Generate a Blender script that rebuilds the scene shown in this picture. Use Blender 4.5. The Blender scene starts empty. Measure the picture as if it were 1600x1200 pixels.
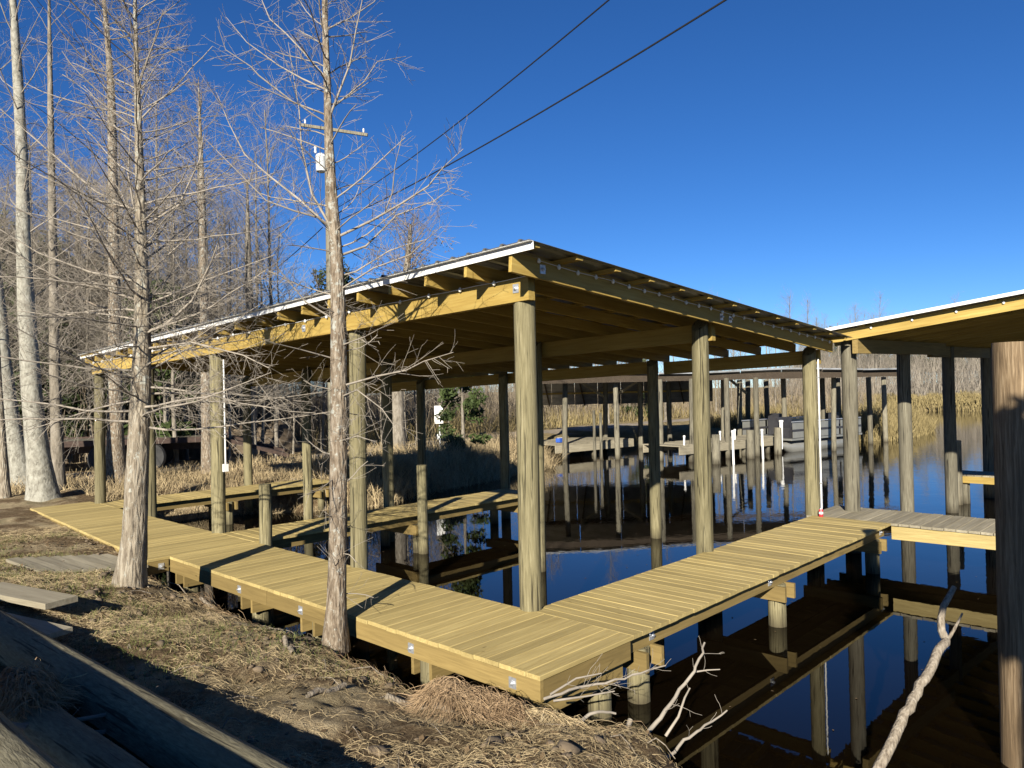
import bpy, math, random
import numpy as np
from mathutils import Vector, Matrix

# ------------------------------------------------------------------ camera, sky, sun, exposure
SC = bpy.context.scene
COL = SC.collection
rad = math.radians
YAW, PITCH, ROLL = rad(43.469), rad(0.38), rad(-1.275)
CAM = np.array([-4.199, -3.762, 2.121])
fwd = np.array([math.cos(YAW)*math.cos(PITCH), math.sin(YAW)*math.cos(PITCH), math.sin(PITCH)])
r0 = np.array([math.sin(YAW), -math.cos(YAW), 0.0]); u0 = np.cross(r0, fwd)
rgt = math.cos(ROLL)*r0 + math.sin(ROLL)*u0
upv = -math.sin(ROLL)*r0 + math.cos(ROLL)*u0
cd = bpy.data.cameras.new('camera'); cam = bpy.data.objects.new('camera', cd); COL.objects.link(cam)
cd.sensor_width = 36.0; cd.lens = 1191.785/1600*36.0; cd.clip_start = 0.05; cd.clip_end = 3000
cam.matrix_world = Matrix(((rgt[0], upv[0], -fwd[0], CAM[0]), (rgt[1], upv[1], -fwd[1], CAM[1]),
                           (rgt[2], upv[2], -fwd[2], CAM[2]), (0, 0, 0, 1)))
SC.camera = cam

SUN_AZ, SUN_EL = rad(28.6), rad(23.5)          # azimuth the shadows run towards, elevation of the sun
W = bpy.data.worlds.new('World'); SC.world = W; W.use_nodes = True
nt = W.node_tree; nt.nodes.clear()
sky = nt.nodes.new('ShaderNodeTexSky'); sky.sky_type = 'NISHITA'; sky.sun_disc = False
sky.sun_elevation = SUN_EL
sky.sun_rotation = math.atan2(-math.cos(SUN_AZ), -math.sin(SUN_AZ)) % (2*math.pi)
sky.altitude = 3000; sky.air_density = 1.0; sky.dust_density = 0.0; sky.ozone_density = 6.0
bg = nt.nodes.new('ShaderNodeBackground'); bg.inputs['Strength'].default_value = 0.053
wo = nt.nodes.new('ShaderNodeOutputWorld')
hsv = nt.nodes.new('ShaderNodeHueSaturation'); hsv.inputs['Saturation'].default_value = 1.14; hsv.inputs['Hue'].default_value = .506
nt.links.new(sky.outputs[0], hsv.inputs['Color']); nt.links.new(hsv.outputs[0], bg.inputs[0]); nt.links.new(bg.outputs[0], wo.inputs[0])
sl = bpy.data.lights.new('sun', 'SUN'); sl.energy = 5.0; sl.angle = rad(0.5); sl.color = (1.0, 0.92, 0.78)
so = bpy.data.objects.new('sun', sl); COL.objects.link(so)
sd = Vector((math.cos(SUN_AZ)*math.cos(SUN_EL), math.sin(SUN_AZ)*math.cos(SUN_EL), -math.sin(SUN_EL)))
so.rotation_euler = sd.to_track_quat('-Z', 'Y').to_euler(); so.location = (-20, -12, 15)
SC.view_settings.view_transform = 'Standard'; SC.view_settings.look = 'None'
SC.view_settings.exposure = 1.2; SC.view_settings.gamma = 1.0; SC.view_settings.use_curve_mapping = False
SC.cycles.max_bounces = 6; SC.cycles.diffuse_bounces = 1; SC.cycles.transparent_max_bounces = 4

# ------------------------------------------------------------------ mesh helpers
rng = np.random.default_rng(7)
random.seed(7)

def link(o, parent=None):
    COL.objects.link(o)
    if parent is not None: o.parent = parent
    return o
def tag(o, label=None, cat=None, group=None, kind=None):
    if label: o['label'] = label
    if cat: o['category'] = cat
    if group: o['group'] = group
    if kind: o['kind'] = kind
    return o
def empty(name, loc=(0, 0, 0), rz=0.0):
    o = bpy.data.objects.new(name, None); o.location = loc; o.rotation_euler = (0, 0, rz); o.empty_display_size = 0.2
    return link(o)
def smooth_mesh(me): me.polygons.foreach_set('use_smooth', np.ones(len(me.polygons), dtype=bool))
def mesh_np(name, V, F, mat, smooth=False):
    V = np.asarray(V, dtype=np.float32); F = np.asarray(F, dtype=np.int32)
    me = bpy.data.meshes.new(name); k = F.shape[1]
    me.vertices.add(len(V)); me.vertices.foreach_set('co', V.ravel())
    me.loops.add(F.size); me.loops.foreach_set('vertex_index', F.ravel())
    me.polygons.add(len(F)); me.polygons.foreach_set('loop_start', np.arange(0, F.size, k, dtype=np.int32))
    me.update(calc_edges=True); me.validate()
    if mat: me.materials.append(mat)
    if smooth: smooth_mesh(me)
    return me

class MB:
    """collects shapes into one mesh"""
    def __init__(s): s.v = []; s.f = []
    def add(s, vs, fs):
        o = len(s.v); s.v += [tuple(map(float, q)) for q in vs]; s.f += [tuple(i+o for i in q) for q in fs]
        return s
    def box(s, c, d, rz=0.0, ch=0.0):
        x, y, z = (q/2 for q in d); ca, sa = math.cos(rz), math.sin(rz)
        if ch:
            pr = [(-y, -z), (y, -z), (y, z-ch), (y-ch, z), (-y+ch, z), (-y, z-ch)]
            vs = [(a, q[0], q[1]) for a in (-x, x) for q in pr]; n = 6
            fs = [tuple(range(n-1, -1, -1)), tuple(range(n, 2*n))] + [(i, (i+1) % n, n+(i+1) % n, n+i) for i in range(n)]
        else:
            vs = [(-x, -y, -z), (x, -y, -z), (x, y, -z), (-x, y, -z), (-x, -y, z), (x, -y, z), (x, y, z), (-x, y, z)]
            fs = [(0, 3, 2, 1), (4, 5, 6, 7), (0, 1, 5, 4), (1, 2, 6, 5), (2, 3, 7, 6), (3, 0, 4, 7)]
        return s.add([(c[0]+ca*a-sa*b, c[1]+sa*a+ca*b, c[2]+e) for a, b, e in vs], fs)
    def bar(s, p0, p1, w, h, up=(0, 0, 1), ch=0.0):
        """rectangular bar from p0 to p1 (its centre line), w across, h along up"""
        p0, p1 = Vector(p0), Vector(p1); t = (p1-p0).normalized(); a = Vector(up).cross(t).normalized(); b = t.cross(a)
        pr = [(-w/2, -h/2), (w/2, -h/2), (w/2, h/2), (-w/2, h/2)]
        vs = [q + a*m + b*n for q in (p0, p1) for m, n in pr]
        return s.add(vs, [(3, 2, 1, 0), (4, 5, 6, 7), (0, 1, 5, 4), (1, 2, 6, 5), (2, 3, 7, 6), (3, 0, 4, 7)])
    def tube(s, pts, rs, n=12, cap=True, jit=0.0):
        pts = [Vector(q) for q in pts]; vs = []; fs = []
        if not hasattr(rs, '__len__'): rs = [rs]*len(pts)
        t0 = (pts[-1]-pts[0]).normalized()
        ref = Vector((1, 0, 0)) if abs(t0.x) < .7 else Vector((0, 1, 0))
        ph = [1+random.uniform(-jit, jit) for _ in range(n)]
        for i, q in enumerate(pts):
            t = (pts[min(i+1, len(pts)-1)]-pts[max(i-1, 0)]).normalized()
            a = t.cross(ref).normalized(); b = t.cross(a)
            for k in range(n):
                an = 2*math.pi*k/n; vs.append(q+(a*math.cos(an)+b*math.sin(an))*rs[i]*ph[k])
        for i in range(len(pts)-1):
            for k in range(n): fs.append((i*n+k, i*n+(k+1) % n, (i+1)*n+(k+1) % n, (i+1)*n+k))
        if cap: fs += [tuple(range(n-1, -1, -1)), tuple(range((len(pts)-1)*n, len(pts)*n))]
        return s.add(vs, fs)
    def lathe(s, c, prof, n=16, axis=(0, 0, 1)):
        ax = Vector(axis).normalized(); ref = Vector((1, 0, 0)) if abs(ax.x) < .7 else Vector((0, 1, 0))
        a = ax.cross(ref).normalized(); b = ax.cross(a); vs = []; fs = []
        for r, h in prof:
            for k in range(n):
                an = 2*math.pi*k/n; vs.append(Vector(c)+ax*h+(a*math.cos(an)+b*math.sin(an))*r)
        for i in range(len(prof)-1):
            for k in range(n): fs.append((i*n+k, i*n+(k+1) % n, (i+1)*n+(k+1) % n, (i+1)*n+k))
        fs += [tuple(range(n-1, -1, -1)), tuple(range((len(prof)-1)*n, len(prof)*n))]
        return s.add(vs, fs)
    def mesh(s, name, mat, smooth=False):
        me = bpy.data.meshes.new(name); me.from_pydata(s.v, [], s.f); me.update()
        if mat: me.materials.append(mat)
        if smooth: smooth_mesh(me); me.set_sharp_from_angle(angle=.75)
        return me
    def build(s, name, mat, parent=None, smooth=False, loc=None):
        o = bpy.data.objects.new(name, s.mesh(name, mat, smooth))
        if loc is not None: o.location = loc
        return link(o, parent)
def place(name, me, parent=None, loc=(0, 0, 0), rot=(0, 0, 0), scale=(1, 1, 1)):
    o = bpy.data.objects.new(name, me); o.location = loc; o.rotation_euler = rot; o.scale = scale
    return link(o, parent)
def copy_tree(o, parent=None):
    c = o.copy(); COL.objects.link(c); c.parent = parent
    for ch in list(o.children): copy_tree(ch, c)
    return c

def tubes(polys):
    """many tapering tubes at once -> verts, quads"""
    Vs, Fs, o = [], [], 0
    for pts, rs, n in polys:
        pts = np.asarray(pts, float); k = len(pts); rs = np.asarray(rs, float)
        T = np.empty_like(pts); T[1:-1] = pts[2:]-pts[:-2]; T[0] = pts[1]-pts[0]; T[-1] = pts[-1]-pts[-2]
        T /= np.linalg.norm(T, axis=1)[:, None]+1e-9
        ref = np.array([1., 0, 0]) if abs(T[k//2][0]) < .6 else np.array([0, 1., 0])
        A = np.cross(T, ref); A /= np.linalg.norm(A, axis=1)[:, None]+1e-9; B = np.cross(T, A)
        an = np.arange(n)*2*math.pi/n
        ring = A[:, None, :]*np.cos(an)[None, :, None] + B[:, None, :]*np.sin(an)[None, :, None]
        Vs.append((pts[:, None, :]+ring*rs[:, None, None]).reshape(-1, 3))
        i = np.arange(k-1)[:, None]*n; j = np.arange(n)[None, :]; j2 = (j+1) % n
        Fs.append((np.stack([i+j, i+j2, i+n+j2, i+n+j], -1).reshape(-1, 4))+o); o += k*n
    return np.concatenate(Vs), np.concatenate(Fs)

# value noise for terrain
_G = rng.random((128, 128))
def vnoise(x, y, f):
    x = np.asarray(x)*f; y = np.asarray(y)*f; xi = np.floor(x).astype(int); yi = np.floor(y).astype(int)
    u = x-xi; v = y-yi; u = u*u*(3-2*u); v = v*v*(3-2*v)
    g = lambda a, b: _G[a % 128, b % 128]
    return (g(xi, yi)*(1-u)+g(xi+1, yi)*u)*(1-v)+(g(xi, yi+1)*(1-u)+g(xi+1, yi+1)*u)*v - .5

# ------------------------------------------------------------------ materials
def new_mat(name):
    m = bpy.data.materials.new(name); m.use_nodes = True; t = m.node_tree
    return m, t, t.nodes['Principled BSDF']
def N(t, typ, **kw):
    n = t.nodes.new(typ)
    for k, v in kw.items():
        if k in n.inputs: n.inputs[k].default_value = v
        else: setattr(n, k, v)
    return n
def ramp(t, src, stops):
    r = t.nodes.new('ShaderNodeValToRGB'); e = r.color_ramp.elements
    while len(e) < len(stops): e.new(0.5)
    for q, (p, c) in zip(e, stops): q.position = p; q.color = (*c, 1)
    t.links.new(src, r.inputs[0]); return r.outputs[0]
def mix(t, fac, a, b, mode='MIX'):
    m = t.nodes.new('ShaderNodeMix'); m.data_type = 'RGBA'; m.blend_type = mode
    for sock, val in ((m.inputs[0], fac), (m.inputs[6], a), (m.inputs[7], b)):
        if hasattr(val, 'links'): t.links.new(val, sock)
        else: sock.default_value = val if not isinstance(val, tuple) else (*val, 1)
    return m.outputs[2]
def coords(t, scale, space='Object', rand=0.0):
    c = t.nodes.new('ShaderNodeTexCoord'); mp = t.nodes.new('ShaderNodeMapping'); mp.inputs['Scale'].default_value = scale
    src = c.outputs[space]
    if rand:
        oi = t.nodes.new('ShaderNodeObjectInfo'); ml = N(t, 'ShaderNodeMath', operation='MULTIPLY'); ml.inputs[1].default_value = rand
        t.links.new(oi.outputs['Random'], ml.inputs[0]); ad = N(t, 'ShaderNodeVectorMath', operation='ADD')
        t.links.new(src, ad.inputs[0]); t.links.new(ml.outputs[0], ad.inputs[1]); src = ad.outputs[0]
    t.links.new(src, mp.inputs['Vector']); return mp.outputs[0]
def noise(t, vec, scale, detail=4, rough=.6, dist=0.0):
    n = N(t, 'ShaderNodeTexNoise', Scale=scale, Detail=detail, Roughness=rough, Distortion=dist); t.links.new(vec, n.inputs['Vector'])
    return n.outputs['Fac']
def bump(t, bsdf, h, strength, dist=.01):
    b = N(t, 'ShaderNodeBump', Strength=strength, Distance=dist); t.links.new(h, b.inputs['Height']); t.links.new(b.outputs[0], bsdf.inputs['Normal'])

def wood(name, dark, mid, light, axis=0, rough=.75, knots=True, var=.25, stain=0.0, bs=.35, fine=22, cracks=False, stretch=.055):
    """sawn timber: grain runs along the local axis, each piece shifted and toned by its own random number"""
    m, t, b = new_mat(name)
    sc = [fine]*3; sc[axis] = fine*stretch
    v = coords(t, tuple(sc), rand=37.0)
    g = noise(t, v, 1.6, 5, .62, .4)
    col = ramp(t, g, [(.28, dark), (.5, mid), (.72, light)])
    v2 = coords(t, tuple(3.0 if i != axis else .5 for i in range(3)), rand=11.0)
    big = noise(t, v2, 1.3, 3)
    col = mix(t, mix(t, .6, (0, 0, 0), ramp(t, big, [(.35, (1, 1, 1)), (.65, (0, 0, 0))])), col, tuple(.72*q for q in mid))
    if knots:
        sk = [9, 9, 9]; sk[axis] = 3.2
        vk = coords(t, tuple(sk), rand=53.0); vo = N(t, 'ShaderNodeTexVoronoi', Scale=.55); t.links.new(vk, vo.inputs['Vector'])
        col = mix(t, ramp(t, vo.outputs['Distance'], [(.025, (.8, .8, .8)), (.06, (0, 0, 0))]), col, tuple(.5*q for q in dark))
    if cracks:
        vc = coords(t, tuple(1.1 if i == axis else 30 for i in range(3)), rand=71.0); ck = noise(t, vc, 1.0, 3, .5, .6)
        col = mix(t, ramp(t, ck, [(.36, (.85, .85, .85)), (.41, (0, 0, 0))]), col, tuple(.3*q for q in dark))
        ws = coords(t, (1, 1, 1), 'Generated'); gp = t.nodes.new('ShaderNodeNewGeometry'); sz = N(t, 'ShaderNodeSeparateXYZ'); t.links.new(gp.outputs['Position'], sz.inputs[0])
        nz = noise(t, coords(t, (6, 6, 1)), 2.0, 3); ad_ = N(t, 'ShaderNodeMath', operation='MULTIPLY_ADD'); t.links.new(nz, ad_.inputs[0]); ad_.inputs[1].default_value = -.22; t.links.new(sz.outputs[2], ad_.inputs[2])
        wm = N(t, 'ShaderNodeMapRange'); wm.inputs['From Min'].default_value = -.80; wm.inputs['From Max'].default_value = -.58; wm.inputs['To Min'].default_value = .8; wm.inputs['To Max'].default_value = 0; t.links.new(ad_.outputs[0], wm.inputs['Value'])
        col = mix(t, wm.outputs[0], col, (.03, .024, .014))
    oi = t.nodes.new('ShaderNodeObjectInfo')
    tone = N(t, 'ShaderNodeMapRange'); tone.inputs['To Min'].default_value = 1-var; tone.inputs['To Max'].default_value = 1+var*.6
    t.links.new(oi.outputs['Random'], tone.inputs['Value'])
    hs = N(t, 'ShaderNodeHueSaturation'); t.links.new(col, hs.inputs['Color']); t.links.new(tone.outputs[0], hs.inputs['Value'])
    t.links.new(hs.outputs[0], b.inputs['Base Color']); b.inputs['Roughness'].default_value = rough; b.inputs['Specular IOR Level'].default_value = .25
    bump(t, b, g, bs, .006)
    return m
def plain(name, c, rough=.6, metal=0.0, nscale=8.0, var=.3, bs=.0):
    m, t, b = new_mat(name); v = coords(t, (1, 1, 1)); n = noise(t, v, nscale, 5)
    col = ramp(t, n, [(.3, tuple(q*(1-var) for q in c)), (.7, tuple(min(1, q*(1+var*.5)) for q in c))])
    t.links.new(col, b.inputs['Base Color']); b.inputs['Roughness'].default_value = rough; b.inputs['Metallic'].default_value = metal
    if bs: bump(t, b, n, bs, .02)
    return m
def bark(name, dark, mid, light, lichen=None, lich_amt=.5, zs=.25, scale=9.0, bs=.7, pale_up=False):
    m, t, b = new_mat(name); v = coords(t, (1, 1, zs), rand=5.0)
    n = noise(t, v, scale*2.2, 6, .65, .3); vo = N(t, 'ShaderNodeTexVoronoi', Scale=scale*2.0, feature='DISTANCE_TO_EDGE'); t.links.new(v, vo.inputs['Vector'])
    col = ramp(t, n, [(.3, dark), (.5, mid), (.7, light)])
    if lichen:
        v2 = coords(t, (1, 1, .8), rand=3.0); l = noise(t, v2, scale*1.3, 6, .7)
        if pale_up:      # lichen thickens above the damp foot of the trunk
            sz = N(t, 'ShaderNodeSeparateXYZ'); t.links.new(coords(t, (1, 1, 1)), sz.inputs[0]); mrz = N(t, 'ShaderNodeMapRange'); mrz.inputs['From Min'].default_value = .2; mrz.inputs['From Max'].default_value = 2.5; mrz.inputs['To Max'].default_value = .055; t.links.new(sz.outputs[2], mrz.inputs['Value'])
            al = N(t, 'ShaderNodeMath', operation='ADD'); t.links.new(l, al.inputs[0]); t.links.new(mrz.outputs[0], al.inputs[1]); l = al.outputs[0]
        col = mix(t, ramp(t, l, [(lich_amt, (0, 0, 0)), (lich_amt+.07, (1, 1, 1))]), col, lichen)
    t.links.new(col, b.inputs['Base Color']); b.inputs['Roughness'].default_value = .9; b.inputs['Specular IOR Level'].default_value = .15
    ad = N(t, 'ShaderNodeMath', operation='ADD'); t.links.new(n, ad.inputs[0]); t.links.new(vo.outputs['Distance'], ad.inputs[1])
    bump(t, b, ad.outputs[0], bs, .03)
    return m
def leafy(name, c1, c2, rough=.75, spec=.2):
    """blades and leaves: tone varies through space"""
    m, t, b = new_mat(name); v = coords(t, (1, 1, 1), rand=9.0)
    n = noise(t, v, 1.1, 3); n2 = noise(t, v, 23.0, 2)
    ad = N(t, 'ShaderNodeMath', operation='MULTIPLY_ADD'); t.links.new(n2, ad.inputs[0]); ad.inputs[1].default_value = .8; t.links.new(n, ad.inputs[2])
    t.links.new(ramp(t, ad.outputs[0], [(.6, c1), (1.15, c2)]), b.inputs['Base Color'])
    b.inputs['Roughness'].default_value = rough; b.inputs['Specular IOR Level'].default_value = spec
    return m

M = {}
M['deck'] = wood('treated_deck_wood', (0.272, 0.203, 0.077), (0.376, 0.293, 0.120), (0.464, 0.373, 0.161), 0, .7, True, .2, fine=30)
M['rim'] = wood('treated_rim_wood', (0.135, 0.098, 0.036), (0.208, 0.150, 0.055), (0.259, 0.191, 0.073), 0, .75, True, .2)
M['pine'] = wood('new_pine', (0.220, 0.137, 0.032), (0.343, 0.240, 0.064), (0.408, 0.307, 0.097), 0, .65, True, .12)
M['piney'] = wood('new_pine_along', (0.220, 0.137, 0.032), (0.343, 0.240, 0.064), (0.408, 0.307, 0.097), 1, .65, True, .12)
M['post'] = wood('pile_wood', (0.071, 0.062, 0.034), (0.168, 0.148, 0.082), (0.260, 0.233, 0.142), 2, .9, True, .22, bs=1.0, fine=42, cracks=True)
M['greywood'] = wood('weathered_wood', (0.158, 0.137, 0.094), (0.259, 0.230, 0.166), (0.331, 0.302, 0.223), 0, .85, True, .2)
M['oldpost'] = wood('old_grey_pile', (0.064, 0.057, 0.043), (0.153, 0.139, 0.102), (0.238, 0.226, 0.170), 2, .9, True, .3, bs=.9, fine=40, cracks=True)
M['log'] = wood('log_wood', (0.072, 0.063, 0.039), (0.150, 0.135, 0.087), (0.222, 0.201, 0.135), 1, .9, False, .2, bs=1.0, fine=44, cracks=True, stretch=.16)
M['darkpole'] = wood('brown_pole_wood', (0.036, 0.024, 0.014), (0.160, 0.112, 0.064), (0.336, 0.256, 0.160), 2, .85, False, .1, bs=1.0, fine=34)  # brown wood, strong dark-to-pale contrast along the grain
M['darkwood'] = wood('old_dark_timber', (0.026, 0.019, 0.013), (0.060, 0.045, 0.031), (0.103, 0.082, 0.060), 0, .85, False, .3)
M['tin'] = plain('roof_tin', (.36, .37, .38), .38, .85, 3.0, .2)
M['oldtin'] = plain('old_roof_tin', (.27, .28, .29), .6, .5, 2.0, .5)
M['white'] = plain('white_paint', (.66, .66, .64), .45, 0, 20, .08)
M['plate'] = plain('galvanised_plate', (.55, .57, .6), .4, .7, 40, .25)
M['black'] = plain('black_rubber', (.018, .018, .018), .7, 0, 10, .3)
M['rust'] = plain('rusty_steel', (.05, .03, .022), .8, .2, 12, .5)
M['red'] = plain('red_print', (.55, .03, .04), .35, .2, 30, .15)
M['blue'] = plain('blue_plastic', (.03, .09, .4), .4, 0, 10, .2)
M['hull'] = plain('boat_aluminium', (.24, .24, .22), .35, .4, 4, .12)
M['boatdark'] = plain('boat_vinyl', (.03, .03, .035), .5, 0, 6, .3)
M['wire'] = plain('wire_black', (.012, .012, .012), .6)
M['porcelain'] = plain('grey_transformer', (.55, .57, .58), .5, 0, 10, .1)
M['barkA'] = bark('cypress_bark', (0.061, 0.044, 0.030), (0.173, 0.138, 0.100), (0.302, 0.265, 0.212), (0.306, 0.307, 0.270), .585, .25, 14.0, .8, True)
M['barkB'] = bark('cypress_bark_pale', (0.077, 0.060, 0.043), (0.211, 0.180, 0.136), (0.331, 0.301, 0.241), (0.299, 0.301, 0.262), .60, .2, 11.0, .9, True)
M['barkW'] = bark('pale_smooth_bark', (0.116, 0.108, 0.088), (0.231, 0.223, 0.187), (0.313, 0.306, 0.264), (0.082, 0.077, 0.063), .60, .6, 6.0, .35)
M['barkG'] = bark('grey_wood_bark', (.08, .07, .055), (.17, .15, .12), (.27, .245, .205), None, .5, .3, 5.0, .5)
M['twig'] = plain('pale_twig', (.25, .22, .18), .85, 0, 6, .35)
M['twigd'] = plain('brown_twig', (.19, .155, .12), .9, 0, 5, .4)
M['twigf'] = plain('far_twig', (.21, .185, .15), .9, 0, 2, .3)
M['needle'] = leafy('evergreen_leaf', (0.014, 0.024, 0.008), (0.048, 0.068, 0.020))
M['leafbrown'] = leafy('brown_leaf', (0.048, 0.032, 0.016), (0.128, 0.088, 0.048))
M['straw'] = leafy('straw', (0.224, 0.160, 0.080), (0.480, 0.384, 0.232))
M['root'] = leafy('root_fibre', (0.128, 0.080, 0.044), (0.304, 0.216, 0.128))
M['drygrass'] = leafy('dry_grass', (.10, .072, .038), (.38, .30, .175))
M['greengrass'] = leafy('green_grass', (0.040, 0.056, 0.012), (0.120, 0.136, 0.040))
M['reed'] = leafy('dry_reed', (0.086, 0.069, 0.030), (0.232, 0.185, 0.086))
M['brush'] = leafy('brush_stem', (0.072, 0.056, 0.036), (0.224, 0.184, 0.132))
M['stick'] = bark('bare_stick', (0.086, 0.069, 0.052), (0.198, 0.168, 0.129), (0.310, 0.275, 0.224), None, .5, .3, 20, .5)
M['soilclod'] = plain('soil', (.12, .09, .058), .95, 0, 6, .5, .8)

def ground_mat():
    m, t, b = new_mat('bank_soil'); v = coords(t, (1, 1, 1))
    n1 = noise(t, v, 1.1, 6, .62, .3); n2 = noise(t, v, 22, 8, .78); n3 = noise(t, v, .55, 3); n4 = noise(t, v, 60, 3, .7)
    soil = ramp(t, n2, [(.3, (0.059, 0.041, 0.022)), (.5, (0.162, 0.113, 0.065)), (.72, (0.313, 0.238, 0.135))])
    sand = ramp(t, n2, [(.3, (0.324, 0.243, 0.140)), (.65, (0.550, 0.454, 0.292))])
    col = mix(t, ramp(t, n1, [(.47, (0, 0, 0)), (.60, (1, 1, 1))]), soil, sand)
    moss = ramp(t, n2, [(.3, (0.028, 0.036, 0.010)), (.7, (0.104, 0.104, 0.040))])
    col = mix(t, ramp(t, n3, [(.58, (0, 0, 0)), (.70, (.5, .5, .5))]), col, moss)
    # the far field is dead mown grass
    sx = N(t, 'ShaderNodeSeparateXYZ'); t.links.new(v, sx.inputs[0])
    mr = N(t, 'ShaderNodeMapRange'); mr.inputs['From Min'].default_value = 8; mr.inputs['From Max'].default_value = 15; t.links.new(sx.outputs[0], mr.inputs['Value'])
    far = ramp(t, noise(t, v, 2.5, 5, .7), [(.3, (0.160, 0.120, 0.060)), (.55, (0.288, 0.228, 0.120)), (.75, (0.384, 0.312, 0.176))])
    col = mix(t, mr.outputs[0], col, far)
    t.links.new(col, b.inputs['Base Color']); b.inputs['Roughness'].default_value = .95; b.inputs['Specular IOR Level'].default_value = .1
    ad = N(t, 'ShaderNodeMath', operation='ADD'); t.links.new(n2, ad.inputs[0]); t.links.new(n4, ad.inputs[1]); bump(t, b, ad.outputs[0], 1.0, .07)
    return m
M['ground'] = ground_mat()
def water_mat():
    m, t, b = new_mat('tannin_water'); v = coords(t, (1, 1, 1))
    b.inputs['Base Color'].default_value = (.0032, .002, .0009, 1); b.inputs['Roughness'].default_value = .015; b.inputs['IOR'].default_value = 1.33
    n = noise(t, v, 1.6, 3, .5, .3); n2 = noise(t, coords(t, (1, 1, 1)), 9.0, 2, .5)
    sx = N(t, 'ShaderNodeSeparateXYZ'); t.links.new(v, sx.inputs[0])
    mr = N(t, 'ShaderNodeMapRange'); mr.inputs['From Min'].default_value = 4; mr.inputs['From Max'].default_value = 22
    mr.inputs['To Min'].default_value = .03; mr.inputs['To Max'].default_value = .32; t.links.new(sx.outputs[0], mr.inputs['Value'])
    ad = N(t, 'ShaderNodeMath', operation='MULTIPLY_ADD'); t.links.new(n2, ad.inputs[0]); ad.inputs[1].default_value = .35; t.links.new(n, ad.inputs[2])
    bp = N(t, 'ShaderNodeBump', Distance=.012); t.links.new(ad.outputs[0], bp.inputs['Height']); t.links.new(mr.outputs[0], bp.inputs['Strength']); t.links.new(bp.outputs[0], b.inputs['Normal'])
    return m
M['water'] = water_mat()
M['road'] = plain('dirt_road', (.24, .20, .15), .95, 0, 3.0, .35, .5)

# parts built in world coordinates may hang under an Empty that stands at the thing's base
_WORLD = {}
def wempty(name, loc):
    o = empty(name, loc); _WORLD[o.name] = Matrix.Translation(-Vector(loc)); return o
_link0 = link
def link(o, parent=None):
    _link0(o, parent)
    if parent is not None and parent.name in _WORLD: o.matrix_parent_inverse = _WORLD[parent.name]
    return o

# ------------------------------------------------------------------ setting: terrain, water, road
WL = -0.68
SHORE = np.array([(4, -14), (.2, -8), (-.7, -4), (-.25, -2.2), (.25, -1.3), (.55, -.8), (-.05, -.25), (-.2, .5), (-.22, 1.3), (-.12, 1.9), (-.10, 2.8), (-.12, 3.6), (-.10, 5),
  (-.05, 6.6), (.5, 8), (.9, 9.5), (1.3, 11), (1.8, 12.4), (2.8, 13.3), (3.8, 13.4), (5, 12.6), (5.7, 12), (7.1, 11.4), (8.5, 12), (10.2, 12.4),
  (13.4, 13), (16.5, 13.9), (17.3, 15.5), (18.5, 17.6), (24, 17.3), (27, 16.2), (31, 13), (33, 9.4), (34, 7.9), (40, 8.2), (45, 9.4), (47, 12), (46, 30), (72, 32), (71, 20), (72, 10),
  (78, -5), (90, -60), (20, -60)], float)
def shore_dist(x, y):
    """signed distance to the shoreline, positive on land"""
    x = np.asarray(x, float); y = np.asarray(y, float); d2 = np.full(x.shape, 1e18); ins = np.zeros(x.shape, bool)
    for (ax, ay), (bx, by) in zip(SHORE, np.roll(SHORE, -1, 0)):
        ex, ey = bx-ax, by-ay; t = np.clip(((x-ax)*ex+(y-ay)*ey)/(ex*ex+ey*ey), 0, 1)
        d2 = np.minimum(d2, (x-ax-t*ex)**2+(y-ay-t*ey)**2)
        ins ^= ((ay > y) != (by > y)) & (x < (bx-ax)*(y-ay)/(by-ay+1e-12)+ax)
    d = np.sqrt(d2); return np.where(ins, -d, d)
def sstep(t): t = np.clip(t, 0, 1); return t*t*(3-2*t)
def ground_z(x, y):
    x = np.asarray(x, float); y = np.asarray(y, float); d = shore_dist(x, y)
    d = d + .16*vnoise(x, y, 1.7)*sstep((8-np.abs(d))/8)
    near = sstep((6-x)/3)*sstep((14-y)/5)
    g = .46*near*(1-.6*sstep((y-5.5)/4)) + .22*(1-near)
    w = .4*near+1.1*(1-near)
    land = -.72+.54*sstep(d/w)+g*(1-np.exp(-np.maximum(d-.3, 0)/1.0))
    land = land+sstep(d/.5)*(.10*vnoise(x, y, .9)+.06*vnoise(x+3, y, 3.1)+.05*vnoise(x, y+7, 6.7)*near+.03*vnoise(x+2, y, 9.9)*near)
    land = land+(1-near)*sstep((d-2)/8)*.25*vnoise(x, y, .16)
    return np.where(d > 0, land, -.72-1.0*sstep(-d/1.6))
def axis(segs):
    out = []
    for a, b, st in segs: out.append(np.arange(a, b, st))
    return np.concatenate(out)
gx = axis([(-300, -60, 24), (-60, -12, 4), (-12, -3.4, .35), (-3.4, 1.0, .045), (1.0, 4, .15), (4, 34, .42), (34, 90, 2), (90, 420, 22)])
gy = axis([(-260, -60, 20), (-60, -8, 3), (-8, -1.6, .3), (-1.6, 7.6, .055), (7.6, 16, .17), (16, 40, .6), (40, 110, 4), (110, 420, 22)])
GX, GY = np.meshgrid(gx, gy, indexing='ij'); GZ = ground_z(GX, GY)
ny = len(gy); ii = (np.arange(len(gx)-1)[:, None]*ny+np.arange(ny-1)[None, :]).ravel()
me = mesh_np('ground', np.stack([GX, GY, GZ], -1).reshape(-1, 3), np.stack([ii, ii+ny, ii+ny+1, ii+1], -1), M['ground'], True)
tag(place('ground', me), 'bare brown river bank of soil, sand and dead grass', None, None, 'structure')
mb = MB(); mb.add([(-4, -70, WL), (100, -70, WL), (100, 45, WL), (-4, 45, WL)], [(0, 1, 2, 3)])
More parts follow.
